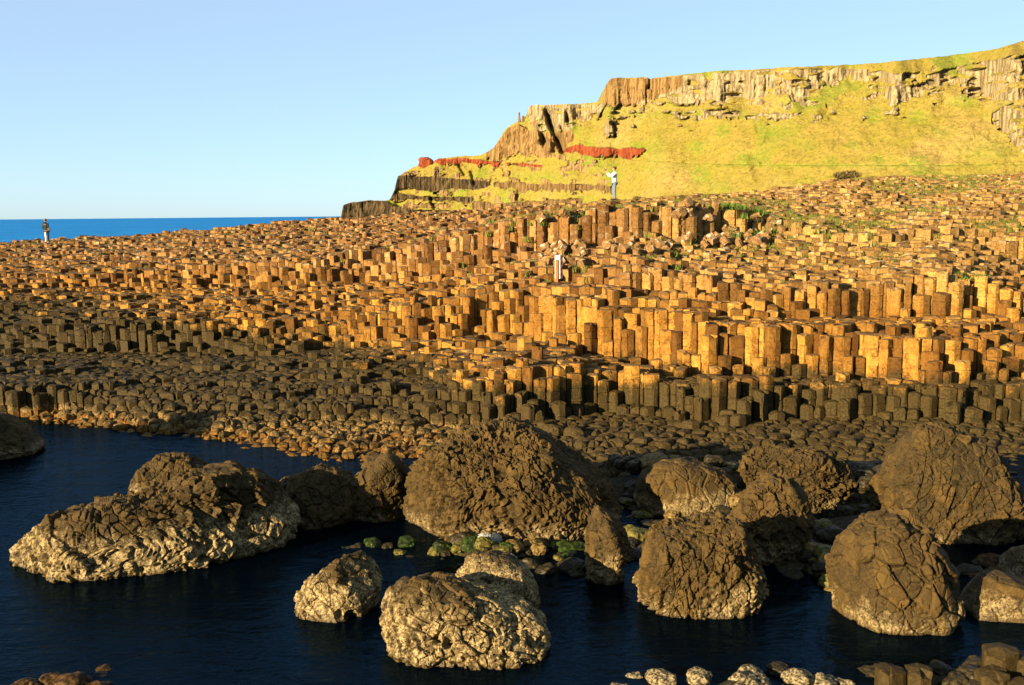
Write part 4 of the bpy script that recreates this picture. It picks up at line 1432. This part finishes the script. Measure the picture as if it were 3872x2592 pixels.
man_arms = [[(-0.19, 0.01, 1.42), (-0.235, -0.22, 1.24), (-0.10, -0.40, 1.47), (-0.065, -0.43, 1.535)],
            [(0.19, 0.01, 1.42), (0.235, -0.22, 1.22), (0.10, -0.40, 1.46), (0.065, -0.43, 1.53)]]
pm = stand(MAN)
man = person('person', pm, math.radians(-78), 'person in white jacket and washed jeans raising a camera on the ridge', man_arms, M_JACKW, M_JEANS, M_SHOE, M_HAIRR, (0.102, 0.112, 0.085), 0.075, 1.02)
camt = empty('camera_held', (0, 0, 0))
Mw = Matrix.Translation(pm) @ Matrix.Rotation(math.radians(-78), 4, 'Z') @ Matrix.Scale(1.02, 4)
camt.matrix_world = Mw @ Matrix.Translation((0, -0.455, 1.585))
tag(camt, 'small black camera held up by the person in white', 'camera')
bevel_box('camera_body', (-0.06, 0.06, -0.025, 0.025, -0.04, 0.04), M_CAMB, camt, 0.006)
v, f = ICO[2]
obj('lens', v * np.array([0.026, 0.03, 0.026]) + np.array([0.0, -0.035, -0.003]), f.tolist(), M_CAMB, camt, True)

wom_arms = [[(-0.18, 0.01, 1.41), (-0.235, 0.02, 1.14), (-0.225, -0.06, 0.90), (-0.22, -0.075, 0.82)],
            [(0.18, 0.01, 1.41), (0.245, 0.03, 1.14), (0.20, -0.10, 1.00), (0.17, -0.16, 0.98)]]
pw = stand(WOMAN)
woman = person('person', pw, math.radians(165), 'person in dark hooded jacket looking out to sea, white cloth between dark trouser legs', wom_arms[::-1] and wom_arms, M_JACKG, M_TROU, M_SHOEW, M_HAIRD, (0.11, 0.115, 0.11), 0.145, 0.93)
ellipsoid('hood', (0, 0.10, 1.47), (0.13, 0.08, 0.09), M_JACKG, woman)
# the cloth hangs between the legs
V, F = [], []
for k in range(9):
    t = k / 8
    for m_, xx in enumerate((-0.06, -0.02, 0.02, 0.06)):
        V.append((xx * (0.8 + 0.25 * t), 0.10 + 0.02 * math.sin(m_ * 2.1 + k * 0.8), 0.82 - t * 0.74))
F = [(k * 4 + a, k * 4 + a + 1, k * 4 + a + 5, k * 4 + a + 4) for k in range(8) for a in range(3)]
cl = obj('hanging_cloth', V, F, M_CLOTHW, woman, True)
cl.modifiers.new('thick', 'SOLIDIFY').thickness = 0.02
bagt = empty('shoulder_bag', (0, 0, 0))
Ww = Matrix.Translation(pw) @ Matrix.Rotation(math.radians(165), 4, 'Z') @ Matrix.Scale(0.93, 4)
bagt.matrix_world = Ww @ Matrix.Translation((-0.30, 0.06, 0.98))
tag(bagt, 'black and white shoulder bag hanging at the hip of the dark jacketed person', 'bag')
v, f = ICO[3]
obj('bag_body', np.sign(v) * np.abs(v) ** 0.7 * np.array([0.085, 0.16, 0.15]), f.tolist(), M_BAG, bagt, True)
obj('side_panel', np.sign(v) * np.abs(v) ** 0.7 * np.array([0.012, 0.11, 0.12]) + np.array([-0.078, 0.03, 0.02]), f.tolist(), M_CLOTHW, bagt, True)
skin_mesh('strap', [(0.0, 0.0, 0.13), (0.06, 0.03, 0.35), (0.12, 0.0, 0.50), (0.06, -0.06, 0.34), (0.0, -0.06, 0.12)], [(0, 1), (1, 2), (2, 3), (3, 4)], [0.014] * 5, M_BAG, bagt, 0, 1)

# a walker far off on the old path
qh = on_land(1738, 376)
hik = person('person', (float(qh[0]), float(qh[1]) - 1.5, float(qh[2]) - 0.1), math.radians(95), 'tiny far off walker on the path across the grassy slope', wom_arms, M_JACKG, M_TROU, M_SHOE, M_HAIRD, (0.105, 0.115, 0.1), 0.11, 1.05)
